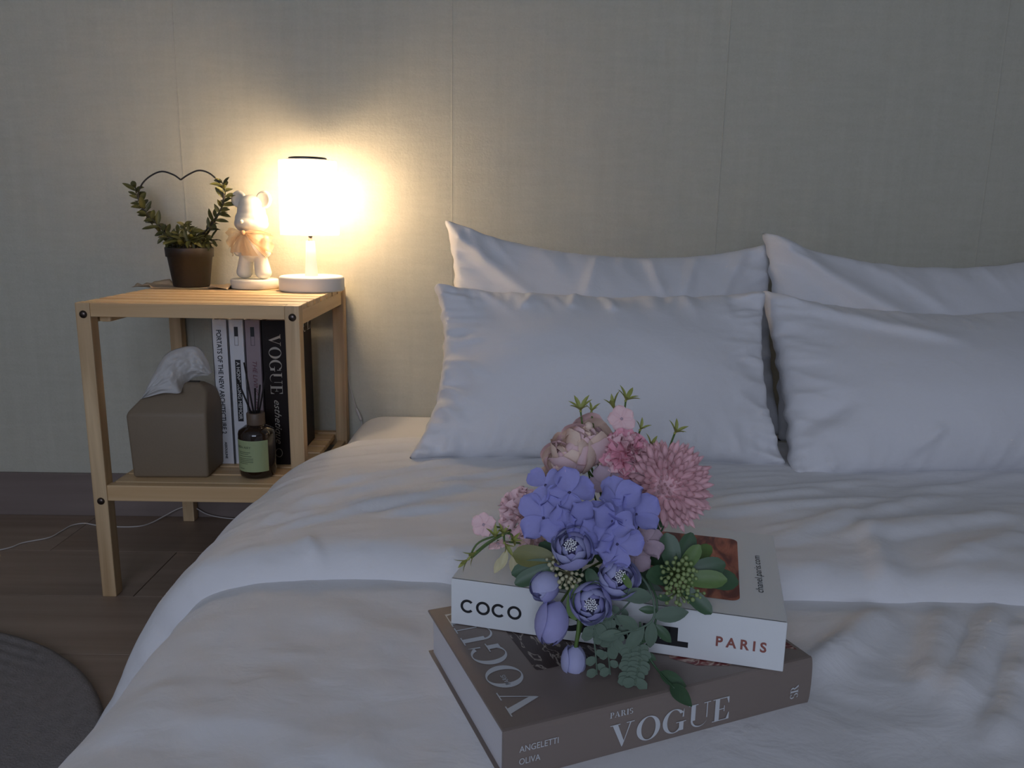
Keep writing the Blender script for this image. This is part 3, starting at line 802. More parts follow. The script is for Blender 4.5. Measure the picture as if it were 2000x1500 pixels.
COCO_Z = BED_Z+0.045+0.0006
def make_coco():
    th, ws, dp = 0.0445, 0.2918, 0.1928
    B = empty('white_book', (-0.046, 0.673, COCO_Z), 'thick white hardback reading COCO and PARIS on its spine, under the flowers', 'book', rotz=math.radians(-14.9))
    cov = mat('white_cover', (0.78, 0.80, 0.80), 0.32, noise_scale=5, noise_amt=0.015)
    book_parts(B, ws, dp, th, cov)
    def sp(me, x, z, name, m): return link(name, me, m, B, (x, -0.00065, z), (PI/2, 0, 0))
    vv, ff = [], []
    for k, gap in enumerate((0.75, 0, 0.75, 0)):
        n = 36; b0 = len(vv); cx = 0.0065+k*0.01475
        for i in range(n+1):
            a = gap+(2*PI-2*gap)*i/n
            for r_ in (0.0042, 0.0066): vv.append((cx+r_*math.cos(a), 0.0066+r_*math.sin(a), 0))
        for i in range(n): ff.append((b0+2*i, b0+2*i+1, b0+2*i+3, b0+2*i+2))
    sp(mesh(vv, ff), 0.0093, th-0.0318, 'spine_word', INK)
    sp(fit_me(text_me('CHANEL', 0.020, 0.0, bold=0.0016, spacing=1.02), 0.118, 0.0178), 0.0955, th-0.0352, 'spine_name', INK)
    sp(fit_me(text_me('PARIS', 0.010, 0.0, bold=0.0003, spacing=1.55), 0.0410, 0.0094), 0.2362, th-0.0295, 'spine_place', mat('red_ink', (0.30, 0.10, 0.08), 0.5))
    a1 = art_mat('cover_photo_red', [(0.0, (0.035, 0.014, 0.012)), (0.42, (0.16, 0.03, 0.02)), (0.58, (0.42, 0.13, 0.07)), (0.75, (0.55, 0.24, 0.15))], (55, 16, 1), 1.6)
    link('cover_photo', rrect_me(0.135, 0.0275, 0.2547, 0.1690, 0.008, th+0.0002), a1, B)
    link('cover_line', fit_me(text_me('chanel.paris.com', 0.009, 0.0), 0.082, 0.0085), INK, B, (0.2775, 0.0505, th+0.0002), (0, 0, PI/2))
make_coco()

def shelf_book(name, x, w, height, label, cover, front_y=1.506, dp=0.193):
    """upright book on the lower shelf, spine towards the room"""
    B = empty(name, (x, front_y, SHELF_Z+0.0004), label, 'book')
    ct = 0.002
    link('page_block', box_me(w-2*ct, dp-0.008, height-0.007, center=(w/2, (dp-0.008)/2+0.003, height/2)), PAGE, B)
    link('side_cover', box_me(ct, dp, height, bevel=0.0005, center=(ct/2, dp/2, height/2), seg=1), cover, B)
    link('side_cover', box_me(ct, dp, height, bevel=0.0005, center=(w-ct/2, dp/2, height/2), seg=1), cover, B)
    link('spine', box_me(w, ct, height, bevel=0.0005, center=(w/2, ct/2, height/2), seg=1), cover, B)
    return B
def spine_text(B, me, x, z, m, name='spine_title'):
    """letters read downwards, their tops to the right"""
    return link(name, me, m, B, (x, -0.0004, z), (PI/2, PI/2, 0))
H_ = 0.2865
b1 = shelf_book('architecture_book', -0.5600, 0.0300, H_, 'white upright book titled PORTATS OF THE NEW ARCHITECTURE 2 on the shelf', mat('white_spine', (0.70, 0.69, 0.70), 0.5, noise_amt=0.02))
spine_text(b1, fit_me(text_me('PORTATS OF THE NEW ARCHITECTURE 2', 0.012, 0.0, bold=0.00022), 0.205, 0.0094), 0.0085, H_-0.020, INK)
spine_text(b1, fit_me(text_me('ASSOULINE', 0.006, 0.0, bold=0.0002), 0.034, 0.0046), 0.0125, 0.045, INK, 'spine_publisher')
b2 = shelf_book('memoir_book', -0.5285, 0.0300, H_, 'white upright book with a black title strip on its spine on the shelf', mat('white_spine_cool', (0.68, 0.68, 0.70), 0.5, noise_amt=0.02))
def plate(B, x0, z0, x1, z1, m, name, y=-0.0003): return link(name, mesh([(x0, y, z0), (x1, y, z0), (x1, y, z1), (x0, y, z1)], [(0, 1, 2, 3)]), m, B)
PALE = mat('pale_ink', (0.62, 0.60, 0.58), 0.5)
def battery(B, m, x=0.0112):
    plate(B, x, H_-0.032, x+0.0075, H_-0.0135, m, 'spine_mark')
    for (a, b, c, d) in ((x, H_-0.0495, x+0.0006, H_-0.032), (x+0.0069, H_-0.0495, x+0.0075, H_-0.032), (x, H_-0.0495, x+0.0075, H_-0.0489)):
        plate(B, a, b, c, d, m, 'spine_mark')
battery(b2, INK)
plate(b2, 0.0100, 0.0870, 0.0205, H_-0.0775, INK, 'title_strip')
spine_text(b2, fit_me(text_me('A HONG KONG MEMOIR', 0.009, 0.0, bold=0.0001), 0.114, 0.0066), 0.0122, H_-0.0815, PALE).location.y = -0.0006
b3 = shelf_book('mauve_book', -0.4975, 0.0305, H_, 'greyish mauve upright book with red lettering behind the diffuser', mat('mauve_spine', (0.30, 0.235, 0.255), 0.5, noise_amt=0.03))
battery(b3, INK)
spine_text(b3, fit_me(text_me('THE LIVING THREAT', 0.010, 0.0, shear=0.25), 0.120, 0.0082), 0.0125, H_-0.0800, mat('wine_ink', (0.14, 0.03, 0.045), 0.5))
b4 = shelf_book('black_fashion_book', -0.4660, 0.0480, H_, 'black upright book with VOGUE down its spine at the shelf end', mat('black_cover', (0.014, 0.009, 0.008), 0.5, spec=0.2, noise_scale=9, noise_amt=0.15))
GOLD = mat('grey_gold_ink', (0.42, 0.38, 0.32), 0.45)
spine_text(b4, fit_me(didone('VOGUE', 0.024, 0.08, 0.0), 0.117, 0.0240), 0.0130, H_-0.0265, GOLD)
spine_text(b4, fit_me(text_me('esthetique', 0.020, 0.0, shear=0.45), 0.088, 0.0170), 0.0150, H_-0.1560, GOLD, 'spine_subtitle')
nR = [(0.0065*math.cos(2*PI*k/20), 0, 0.0085*math.sin(2*PI*k/20)) for k in range(21)]
link('spine_monogram', tube_me(nR, 0.0006, 5), GOLD, b4, (0.024, -0.0002, 0.024))
# title on the cover that faces the bed
o = link('cover_title', fit_me(didone('VOGUE', 0.03, 0.1, 0.0), 0.176, 0.034), PALE, b4, (0.0484, 0.009, H_-0.041), (PI/2, 0, PI/2))

# ------------------------------------------------------------------ reed diffuser
def make_diffuser():
    p = Vector((-0.4640, 1.443, SHELF_Z+0.0006))
    D = empty('reed_diffuser', p, 'dark amber reed diffuser bottle with a pale green label', 'diffuser', rotz=-0.12)
    gl = mat('amber_glass', (0.018, 0.009, 0.006), 0.08, spec=0.6, coat=0.4)
    link('bottle', lathe_me([(0.0001, 0), (0.028, 0), (0.0325, 0.003), (0.0337, 0.008), (0.0337, 0.083), (0.0320, 0.0885), (0.0200, 0.0965), (0.0150, 0.0985), (0.0135, 0.102), (0.0001, 0.102)], 56, cap=False), gl, D, smooth=True)
    link('collar', lathe_me([(0.0130, 0.0985), (0.0165, 0.0990), (0.0168, 0.1005), (0.0168, 0.1200), (0.0160, 0.1215), (0.0110, 0.1215), (0.0108, 0.117), (0.0001, 0.117)], 36, cap=False), mat('brown_collar', (0.13, 0.09, 0.06), 0.5), D, smooth=True)
    # label wrapped round the front
    n = 40; vv, ff = [], []; r = 0.0340; a0, a1 = -PI/2-1.30, -PI/2+1.02
    for k in range(n+1):
        a = a0+(a1-a0)*k/n
        vv += [(r*math.cos(a), r*math.sin(a), 0.015), (r*math.cos(a), r*math.sin(a), 0.0745)]
    for k in range(n): ff.append((2*k, 2*k+2, 2*k+3, 2*k+1))
    lb = link('label', mesh(vv, ff), mat('green_label', (0.36, 0.43, 0.22), 0.6, noise_amt=0.02), D, smooth=True)
    gi = mat('green_ink', (0.06, 0.08, 0.05), 0.6)
    def wrap(me, ang, z):
        rr = r+0.0003
        for v in me.vertices:
            x, y = v.co.x, v.co.y; a = ang+x/rr
            v.co = (rr*math.cos(a), rr*math.sin(a), z+y)
        return me
    link('label_title', wrap(fit_me(text_me('GREEN AIRY', 0.006, 0.0), 0.036, 0.0042), -PI/2-0.98, 0.0595), gi, lb)
    for z, w in ((0.052, 0.026), (0.0488, 0.022), (0.0445, 0.028), (0.0400, 0.031), (0.0368, 0.031), (0.0336, 0.031), (0.0304, 0.020), (0.020, 0.012)):
        strip = mesh([(w*k/12, y, 0) for k in range(13) for y in (0, 0.0009)], [(2*k, 2*k+2, 2*k+3, 2*k+1) for k in range(12)])
        link('label_line', wrap(strip, -PI/2-0.72, z), gi, lb)
    rm = mat('black_reed', (0.012, 0.009, 0.008), 0.7)
    for (bx, tx, ty, tz) in ((-0.004, -0.030, -0.006, 0.186), (-0.002, -0.020, 0.006, 0.214), (0.004, 0.022, 0.008, 0.200), (0.002, 0.016, -0.010, 0.176), (-0.001, -0.004, 0.012, 0.165)):
        link('reed', tube_me([(bx, 0, 0.108), (tx, ty, tz)], 0.0017, 8), rm, D, smooth=True)
make_diffuser()

# ------------------------------------------------------------------ bed: mattress, duvet, pillows
BX0, BX1 = -0.345, 1.27
BY0, BY1 = -0.27, 1.762
def make_mattress():
    # rounded slab with a fitted sheet
    n = 10; vv, ff = [], []
    Rr = 0.075
    def ring_pts(inset, z):
        pts = []
        r = 0.085
        x0, x1, y0, y1 = BX0+inset, BX1-inset, BY0+inset, BY1-inset
        rr = max(0.01, r-inset)
        for (cx, cy, a0) in ((x1-rr, y1-rr, 0), (x0+rr, y1-rr, PI/2), (x0+rr, y0+rr, PI), (x1-rr, y0+rr, 1.5*PI)):
            for k in range(9):
                a = a0+PI/2*k/8
                pts.append((cx+rr*math.cos(a), cy+rr*math.sin(a), z))
        return pts
    prof = [(0.012, 0.0), (0.0, 0.012), (0.0, 0.16)]
    for k in range(1, n+1):
        a = PI/2*k/n
        prof.append((Rr*(1-math.cos(a)), 0.16+0.108*math.sin(a)))
    for i, s in enumerate(prof): vv += ring_pts(*s)
    m = 36
    for i in range(len(prof)-1):
        for k in range(m): ff.append((i*m+k, i*m+(k+1) % m, (i+1)*m+(k+1) % m, (i+1)*m+k))
    ff.append(tuple(range(m))[::-1]); ff.append(tuple((len(prof)-1)*m+k for k in range(m)))
    o = link('mattress', mesh(vv, ff), SHEETM, smooth=True)
    tag(o, 'low mattress in a smooth white fitted sheet, bare beside the pillows', 'mattress')
make_mattress()

def seg_ridge(x, y, segs):
    """sum of soft folds: (x0,y0,x1,y1,width,height[,skew])"""
    z = 0.0
    for (x0, y0, x1, y1, w, h, sk) in segs:
        dx, dy = x1-x0, y1-y0; L2 = dx*dx+dy*dy; L = math.sqrt(L2)
        t = ((x-x0)*dx+(y-y0)*dy)/L2
        if t < -0.25 or t > 1.25: continue
        d = ((x-x0)*(-dy)+(y-y0)*dx)/L
        if abs(d) > 3.2*w: continue
        e = 1.0
        if t < 0.15: e = max(0, (t+0.25)/0.40)
        if t > 0.85: e = min(e, max(0, (1.25-t)/0.40))
        e = e*e*(3-2*e)
        ww = w*(1+sk*(1 if d > 0 else -1))
        z += h*e*math.exp(-(d/ww)**2)
    return z

def folds_px(lst, z):
    out = []
    for (a, b, c, d, w, h, sk) in lst:
        p, q = onz(a, b, z), onz(c, d, z)
        out.append((p.x, p.y, q.x, q.y, w, h, sk))
    return out

def resample(pts, n):
    P = np.array([list(p) for p in catmull([(a, 0, b) for a, b in pts], 300)])[:, [0, 2]]
    s = np.concatenate([[0], np.cumsum(np.hypot(*(P[1:]-P[:-1]).T))])
    t = np.linspace(0, s[-1], n)
    return np.stack([np.interp(t, s, P[:, 0]), np.interp(t, s, P[:, 1])], 1)

def curve_normals(P):
    T = np.gradient(P, axis=0); T /= np.linalg.norm(T, axis=1)[:, None]
    return np.stack([-T[:, 1], T[:, 0]], 1)      # up on the top run

def make_duvet():
    Dv = empty('duvet', (0.45, 0.5, 0.27), 'white cotton duvet folded back in two layers over the bed', 'duvet')
    org = Vector((0.45, 0.5, 0.27))
    # ---- lower layer
    lower_f = folds_px([(1712, 1212, 1610, 1300, .012, .0120, .3), (1838, 1215, 1812, 1345, .014, .0130, .3), (1935, 1215, 1862, 1375, .013, .0130, .3),
                        (1995, 1240, 1985, 1330, .013, .011, .2), (1985, 1330, 1945, 1440, .013, .011, .3), (1660, 1215, 1560, 1330, .022, .004, 0),
                        (760, 1240, 640, 1330, .026, .0035, 0), (560, 1340, 380, 1420, .030, .0045, 0), (800, 1330, 500, 1420, .032, .0040, 0), (720, 1430, 560, 1500, .030, .004, 0),
                        (330, 1330, 250, 1420, .022, .004, 0), (620, 1200, 840, 1250, .024, .003, 0), (820, 1420, 700, 1500, .028, .004, 0)], 0.285)
    P = resample([(-0.425, 0.015), (-0.412, 0.08), (-0.398, 0.15), (-0.380, 0.208), (-0.354, 0.248), (-0.312, 0.270), (-0.24, 0.279), (-0.05, 0.281), (0.3, 0.281), (0.7, 0.281), (1.1, 0.278), (1.24, 0.262), (1.31, 0.20), (1.335, 0.1), (1.345, 0.015)], 250)
    N = curve_normals(P)
    ys = np.concatenate([np.linspace(1.15, 0.40, 190), np.linspace(0.39, -0.28, 70)])
    foot = [(-0.31, -0.02), (-0.335, -0.06), (-0.345, -0.14), (-0.35, -0.24)]
    vv = []
    for i in range(len(P)):
        X, Zc = P[i]; n = N[i]
        flat = max(0, min(1, (X+0.30)/0.15))
        for y in ys:
            d = 0.0050*nz(X*3.0, y*3.0, 11)+0.0036*nz(X*6+y*5, y*6-X*3, 4)+0.0022*ridged(X*7+y*8, y*9-X*7, 8)+0.0008*ridged(X*21+y*19, y*22-X*12, 38)
            d += seg_ridge(X, y, lower_f)
            # flattened where the books press down
            if -0.10 < X < 0.30 and 0.48 < y < 0.80:
                k = min(1, min(X+0.10, 0.30-X, y-0.48, 0.80-y)/0.04)
                d = d*(1-k)+k*0.0040
            w = 0.006*math.sin(y*9+2)*(1-flat)*max(0, (0.26-Zc)/0.26)
            vv.append((X+n[0]*(d+w), y, Zc+n[1]*d))
        for (y, dz) in foot:
            vv.append((X, y, max(0.012, Zc+dz)))
    nv = len(ys)+len(foot)
    me = mesh([Vector(v)-org for v in vv], grid_faces(len(P), nv))
    o = link('lower_layer', me, LINEN, Dv, smooth=True); solid(o, 0.004, 1 if False else -1)
    # ---- upper, folded-back layer with a rounded front roll
    P = resample([(-0.540, 0.012), (-0.510, 0.055), (-0.476, 0.110), (-0.446, 0.165), (-0.418, 0.212), (-0.385, 0.256), (-0.335, 0.290), (-0.26, 0.306), (-0.15, 0.312), (0.0, 0.313), (0.4, 0.313), (0.8, 0.312), (1.1, 0.308), (1.28, 0.28), (1.36, 0.20), (1.40, 0.1), (1.42, 0.012)], 300)
    N = curve_normals(P)
    upper_f = folds_px([(560, 1030, 760, 985, .011, .0055, .2), (700, 1000, 905, 955, .010, .006, .2), (620, 975, 860, 915, .011, .0055, 0), (650, 940, 900, 893, .009, .005, 0), (520, 1010, 640, 960, .010, .004, 0),
                        (760, 1010, 930, 985, .010, .005, 0), (840, 960, 1010, 930, .010, .0055, 0), (560, 960, 700, 905, .010, .004, 0), (860, 935, 1030, 912, .008, .005, 0), (600, 1000, 900, 940, .006, .004, 0),
                        (1370, 1010, 1700, 975, .012, .006, 0), (1400, 985, 1600, 955, .010, .005, 0), (1540, 1050, 1800, 975, .014, .0075, 0), (1700, 1050, 1960, 1010, .022, .008, .3), (1690, 1040, 1735, 1150, .014, .007, .3),
                        (1500, 1040, 1650, 1010, .010, .005, 0), (1760, 960, 1990, 925, .014, .004, 0), (1450, 960, 1700, 935, .012, .004, 0), (1850, 1100, 1990, 1050, .016, .006, 0),
                        (600, 1062, 625, 1090, .006, .006, 0), (520, 1085, 560, 1120, .008, .005, 0), (440, 1140, 470, 1165, .007, .006, 0), (880, 1080, 900, 1120, .008, .004, 0), (705, 1080, 735, 1118, .007, .004, 0)], 0.315)
    rr = 0.036
    vv = []
    n_pl, n_fr, n_bk = 150, 22, 8
    for i in range(len(P)):
        X, Zc = P[i]; n = N[i]
        side = max(0, min(1, (-0.30-X)/0.2))
        if X > 0.8: side = max(0, min(1, (X-1.2)/0.2))
        yf = 0.838-0.045*max(0, min(1, (X-0.0)/0.7))+0.010*nz(X*5, 3.3)+0.016*math.exp(-((X+0.18)/0.12)**2)+0.055*side+0.006*nz(Zc*30, X*20, 2)*side
        yb = 1.425+0.012*nz(X*5, 9.9)-0.090*max(0, min(1, (-0.27-X)/0.08))
        r1 = rr*(1-0.10*side)+0.004*nz(X*8, 1.7)
        rows_ = []
        for k in range(n_bk):
            a = PI/2*(1-k/n_bk)
            rows_.append((yb-0.016+0.016*math.sin(a), 0.030*(1-math.cos(a)), 0.2))
        for k in range(n_pl+1):
            rows_.append((yb-0.016+(yf+r1-yb+0.016)*k/n_pl, 0.0, 1.0))
        for k in range(1, n_fr+1):
            a = k/n_fr*PI*0.94
            rows_.append((yf+r1-r1*math.sin(a)*1.05, r1*(1-math.cos(a)), max(0.25, 1-0.65*k/n_fr)))
        for (y, ins, k) in rows_:
            dz = -0.014*max(0, (y-0.95)/0.45)*(1-side)
            d = 0.0070*nz(X*2.6, y*2.6, 21)+0.0040*nz(X*5+y*4, y*7-X*2, 14)
            d += 0.0032*ridged(X*4+y*4, y*15-X*5, 18)+0.0017*ridged(X*9, y*30-X*9, 28)+0.0022*k*max(0, 1-abs(y-yf-0.03)/0.05)*ridged(X*17, y*8, 48)
            d += 1.5*seg_ridge(X, y, upper_f)*(1-0.5*side)
            d += 0.004*side*nz(Zc*9, y*12, 6)
            d *= k
            off = d-ins
            vv.append((X+n[0]*off, y, max(0.008, Zc+dz+n[1]*off)))
    nv = n_bk+n_pl+1+n_fr
    me = mesh([Vector(v)-org for v in vv], grid_faces(len(P), nv))
    o = link('folded_top', me, LINEN, Dv, smooth=True); solid(o, 0.003, -1)
make_duvet()

def make_pillow(TL, TR, BL, BR, T, conc, label, seed, folds=(), nrm=(0, -1, 0.25), bias=0.25, wr=1.0, back=0.55):
    TL, TR, BL, BR = [Vector(v) for v in (TL, TR, BL, BR)]
    ct, cb, cl, cr = conc
    org = (BL+BR)/2
    nrm = Vector(nrm).normalized()
    nu, nv = 120, 84
    def prof(t, e): return (1-abs(2*t-1)**e)
    def pos(u, v, side):
        ku = 1-abs(2*u-1)**2.2; kv = 1-abs(2*v-1)**2.2
        v2 = cb*ku+(1-ct*ku-cb*ku)*v
        u2 = cl*kv+(1-cl*kv-cr*kv)*u
        p = (BL*(1-u2)+BR*u2)*(1-v2)+(TL*(1-u2)+TR*u2)*v2
        h = T*(prof(u, 2.2)*prof(v, 2.0))**0.70*(1+bias*(0.5-v)*2*0.5)
        d = h*(0.5 if side > 0 else back*0.4)
        if side > 0:
            eu = min(u, 1-u); ev = min(v, 1-v)
            wu = math.exp(-(eu/0.10)**2)*min(1, eu/0.012); wv = math.exp(-(ev/0.16)**2)*min(1, ev/0.015)
            d += wr*(wu*0.0130*ridged(u*4+seed, v*7.5+u*3, seed)+wu*0.005*ridged(u*8+seed, v*17, seed+3)+wv*0.0100*ridged(u*9+v*2.5, v*2.5+seed, seed+5)+wv*0.004*ridged(u*21, v*4+seed, seed+7))
            inn = min(1, min(eu, ev)/0.12)
            d += inn*(0.0055*nz(u*2.6+seed, v*2.2, seed+9)+0.0018*nz(u*8, v*7, seed+2))
            for (a0, b0, a1, b1, w, hh) in folds:
                d += min(1, min(eu, ev)/0.03)*seg_ridge(u, v*0.66, [(a0, b0*0.66, a1, b1*0.66, w, hh, 0.2)])
        edge = min(u, 1-u, v, 1-v)
        if edge < 0.004:      # seam wobble
            p = p+Vector((0.0060*nz(v*18, seed, 1)*(1 if min(u, 1-u) < 0.004 else 0), 0, 0.0045*nz(u*16, seed, 2)*(1 if min(v, 1-v) < 0.004 else 0)))
        return p+nrm*(d if side > 0 else -d)-org
    vv = []; idx = {}
    for i in range(nu+1):
        for j in range(nv+1):
            u, v = i/nu, j/nv
            # denser towards the seams
            u = 0.5-0.5*math.cos(PI*u)*0.35-(0.5-u)*-0.65 if False else u
            idx[(i, j)] = len(vv); vv.append(pos(u, v, 1))
    bidx = {}
    for i in range(nu+1):
        for j in range(nv+1):
            if i in (0, nu) or j in (0, nv): bidx[(i, j)] = idx[(i, j)]
            else: bidx[(i, j)] = len(vv); vv.append(pos(i/nu, j/nv, -1))
    ff = []
    for i in range(nu):
        for j in range(nv):
            ff.append((idx[i, j], idx[i+1, j], idx[i+1, j+1], idx[i, j+1]))
            ff.append((bidx[i, j], bidx[i, j+1], bidx[i+1, j+1], bidx[i+1, j]))
    o = link('pillow', mesh(vv, ff), PILLOWM, loc=org, smooth=True)
    tag(o, label, 'pillow', 'white bed pillows')
    return o

# back row, leaning on the wall
make_pillow(at(871, 430, 1.655), at(1506, 476, 1.668), (-0.112, 1.505, 0.285), (0.548, 1.515, 0.285), 0.215, (0.13, 0.0, 0.03, 0.02),
            'white pillow against the wall nearest the lamp, behind a front pillow', 3.0,
            folds=((0.03, 0.93, 0.24, 0.66, 0.030, 0.012), (0.45, 0.97, 0.40, 0.72, 0.02, 0.008), (0.60, 0.97, 0.63, 0.75, 0.018, 0.010), (0.75, 0.97, 0.70, 0.75, 0.02, 0.009), (0.9, 0.97, 0.82, 0.72, 0.02, 0.008)), nrm=(0, -1, 0.36))
make_pillow(at(1488, 456, 1.628), at(2140, 468, 1.66), (0.528, 1.478, 0.285), (1.200, 1.500, 0.285), 0.215, (0.16, 0.0, 0.02, 0.03),
            'white pillow against the wall at the far right, behind a front pillow', 8.0,
            folds=((0.02, 0.96, 0.34, 0.60, 0.040, 0.020), (0.3, 0.95, 0.45, 0.7, 0.025, 0.008)), nrm=(0, -1, 0.36))
# front row, leaning on the back row
make_pillow(at(848, 562, 1.47), at(1490, 574, 1.462), (-0.158, 1.287, 0.296), (0.470, 1.275, 0.296), 0.235, (0.05, 0.01, 0.055, 0.03),
            'white pillow in front standing on the duvet directly behind the flowers', 13.0,
            folds=((0.30, 0.98, 0.26, 0.86, 0.014, 0.008), (0.42, 0.98, 0.40, 0.86, 0.014, 0.009), (0.5, 0.98, 0.52, 0.84, 0.014, 0.008), (0.02, 0.30, 0.14, 0.12, 0.02, 0.008), (0.01, 0.6, 0.12, 0.42, 0.02, 0.007)), nrm=(0, -1, 0.50), wr=1.5)
make_pillow(at(1480, 572, 1.50), at(2150, 585, 1.49), (0.464, 1.226, 0.296), (1.080, 1.270, 0.296), 0.235, (0.12, 0.0, 0.02, 0.03),
            'white pillow in front at the right edge of the bed', 19.0,
            folds=((0.03, 0.97, 0.42, 0.74, 0.034, 0.016), (0.03, 0.22, 0.14, 0.34, 0.03, -0.014), (0.3, 0.10, 0.36, 0.2, 0.02, 0.007)), nrm=(0, -1, 0.50), wr=1.0)

# ------------------------------------------------------------------ bouquet of artificial flowers lying on the books
def make_bouquet():
    org = onz(1195, 1120, COCO_Z+0.046)
    B = empty('flower_bouquet', org, 'bunch of pink, lilac and blue artificial flowers with greenery on the books', 'flowers')
    rnd = random.Random(11)
    def W(px, py, Y): return at(px, py, Y)-org
    core = W(1200, 1085, 0.700)
    CAMD = Vector((-0.10, -0.86, 0.50)).normalized()
    def petal_mat(name, c, amt=0.10):
        m = thin_mat(name, c, 0.0, 0.12)
        nt = m.node_tree
        tc = nt.nodes.new('ShaderNodeTexCoord'); n = nt.nodes.new('ShaderNodeTexNoise'); n.inputs['Scale'].default_value = 120.0
        nt.links.new(tc.outputs['Object'], n.inputs['Vector'])
        mx = nt.nodes.new('ShaderNodeMix'); mx.data_type = 'RGBA'
        mx.inputs['A'].default_value = (*[v*(1-amt) for v in c], 1); mx.inputs['B'].default_value = (*[min(1, v*(1+amt)) for v in c], 1)
        nt.links.new(n.outputs['Fac'], mx.inputs['Factor'])
        for nd in nt.nodes:
            if nd.type in ('BSDF_DIFFUSE', 'BSDF_TRANSLUCENT'): nt.links.new(mx.outputs['Result'], nd.inputs[0])
        return m
    BLUE = petal_mat('periwinkle_petal', (0.37, 0.37, 0.72)); LILAC = petal_mat('lilac_petal', (0.42, 0.41, 0.70)); LILAC2 = petal_mat('pale_lilac_petal', (0.50, 0.51, 0.76))
    PINK = petal_mat('pink_petal', (1.0, 0.64, 0.67)); DEEP = petal_mat('rose_petal', (1.0, 0.44, 0.53), 0.2); PALE_P = petal_mat('pale_pink_petal', (1.0, 0.69, 0.70)); PEACH = petal_mat('peach_petal', (1.0, 0.74, 0.61)); MAUVE = petal_mat('dusty_mauve_petal', (0.56, 0.43, 0.49))
    GREEN = mat('bouquet_leaf', (0.050, 0.105, 0.050), 0.45, noise_scale=45, noise_amt=0.35); GREEN2 = mat('bright_leaf', (0.11, 0.19, 0.05), 0.5, noise_scale=50, noise_amt=0.35); DUSTY = mat('dusty_leaf', (0.12, 0.175, 0.125), 0.7, noise_scale=60, noise_amt=0.25); OLIVE = mat('olive_edge_leaf', (0.17, 0.17, 0.045), 0.5, noise_scale=40, noise_amt=0.45)
    YG = mat('yellow_green', (0.36, 0.38, 0.10), 0.6, noise_scale=60, noise_amt=0.3); BERRY = mat('green_berry', (0.26, 0.34, 0.13), 0.5, noise_scale=80, noise_amt=0.3); CREAMB = mat('cream_berry', (0.50, 0.48, 0.30), 0.5)
    STEM = mat('flower_stem', (0.10, 0.17, 0.04), 0.6); WHITE = mat('white_stamen', (0.93, 0.94, 0.96), 0.5); DARKC = mat('flower_heart', (0.07, 0.06, 0.14), 0.8)

    def zrot(d, spin=0.0):
        q = Vector(d).to_track_quat('Z', 'Y')
        return q @ Quaternion((0, 0, 1), spin)
    def sph_me(r, seg=12, rings=8, sz=1.0):
        bm = bmesh.new(); bmesh.ops.create_uvsphere(bm, u_segments=seg, v_segments=rings, radius=r)
        for v in bm.verts: v.co.z *= sz
        return bm_mesh(bm)
    def stem_to(p, bend=0.012, r=0.0012, m=STEM, start=None):
        a = core if start is None else start
        mid = (a+p)/2+Vector((rnd.uniform(-1, 1)*bend, rnd.uniform(-1, 1)*bend, bend*0.4))
        link('stem', tube_me(catmull([a, mid, p], 12), r, 6), m, B, smooth=True)
    def round_petal(L_, W_, cup=0.25, wave=0.0, notch=0.0, nl=7, nw=7, curl=0.15):
        vv = []
        for i in range(nl):
            t = i/(nl-1)
            prof = 0.16+0.84*math.sin(min(1.0, t*1.02)**0.75*PI*0.62)/1.0
            end = math.sqrt(max(0, 1-max(0, (t-0.55)/0.45)**2.2)) if t > 0.55 else 1
            w = W_*0.5*prof*max(end, 0.16)
            for j in range(nw):
                s = j/(nw-1)*2-1
                y = t*L_*(1-notch*math.exp(-(s/0.3)**2)*t**3)
                z = cup*W_*0.5*s*s*(0.4+0.6*t)-curl*L_*t*t+wave*math.sin(s*6+t*3)*t
                vv.append((s*w, y, z))
        return mesh(vv, grid_faces(nl, nw))
    def shell_petal(r, azh, th_top, th_bot, sz=1.0, n=9, lip=0.0):
        vv = []
        for i in range(n):
            s = i/(n-1)*2-1
            for j in range(n):
                t = j/(n-1)
                tt = th_top+0.55*abs(s)**2.5+0.05*math.sin(s*5)
                th = th_bot+(tt-th_bot)*t
                a = azh*s*math.sin(PI*(0.15+0.6*t))
                rr = r*(1+lip*t**4)*(1+0.075*s)
                vv.append((rr*math.sin(th)*math.sin(a), rr*math.sin(th)*math.cos(a), rr*math.cos(th)*sz))
        return mesh(vv, [f[::-1] for f in grid_faces(n, n)])
    def put(me, m, parent, loc, rot, sc=1.0):
        if not me.materials: me.materials.append(m)
        o = link('petal', me, None, parent, loc, rot, smooth=True)
        o.scale = (sc, sc, sc)
        return o

    # --- hydrangea florets: four overlapping round petals each
    hyd = [round_petal(0.0185, 0.0205, 0.35, 0.0004), round_petal(0.0175, 0.019, 0.45, 0.0006, curl=0.28), round_petal(0.019, 0.018, 0.25, 0.0005, curl=0.05)]
    mau = [h.copy() for h in hyd]
    for h in hyd: h.materials.append(BLUE)
    for h in mau: h.materials.append(MAUVE)
    def floret(px, py, Y, d, spin=0.0, sc=1.0, set_=hyd, n=4, open_=0.35, cm=DARKC):
        p = W(px, py, Y); d = (CAMD+Vector(d)).normalized()
        c = link('hydrangea_floret', sph_me(0.0016*sc, 8, 6), cm, B, p, zrot(d, spin), smooth=True)
        for k in range(n):
            a = 2*PI*k/n+rnd.uniform(-.15, .15)
            o_ = open_+rnd.uniform(-.42, .55)
            yd = Vector((math.cos(a)*math.cos(o_), math.sin(a)*math.cos(o_), math.sin(o_)))
            put(rnd.choice(set_), None, c, yd*0.001+Vector((0, 0, 0.0004*(k % 2))), orient(yd, (0, 0, 1)), 1.12*sc*rnd.uniform(0.88, 1.12))
        stem_to(p-d*0.002, 0.006, 0.0009)
    floret(1066, 948, 0.650, (-.5, .1, .3), 0.6, 0.92, n=3)
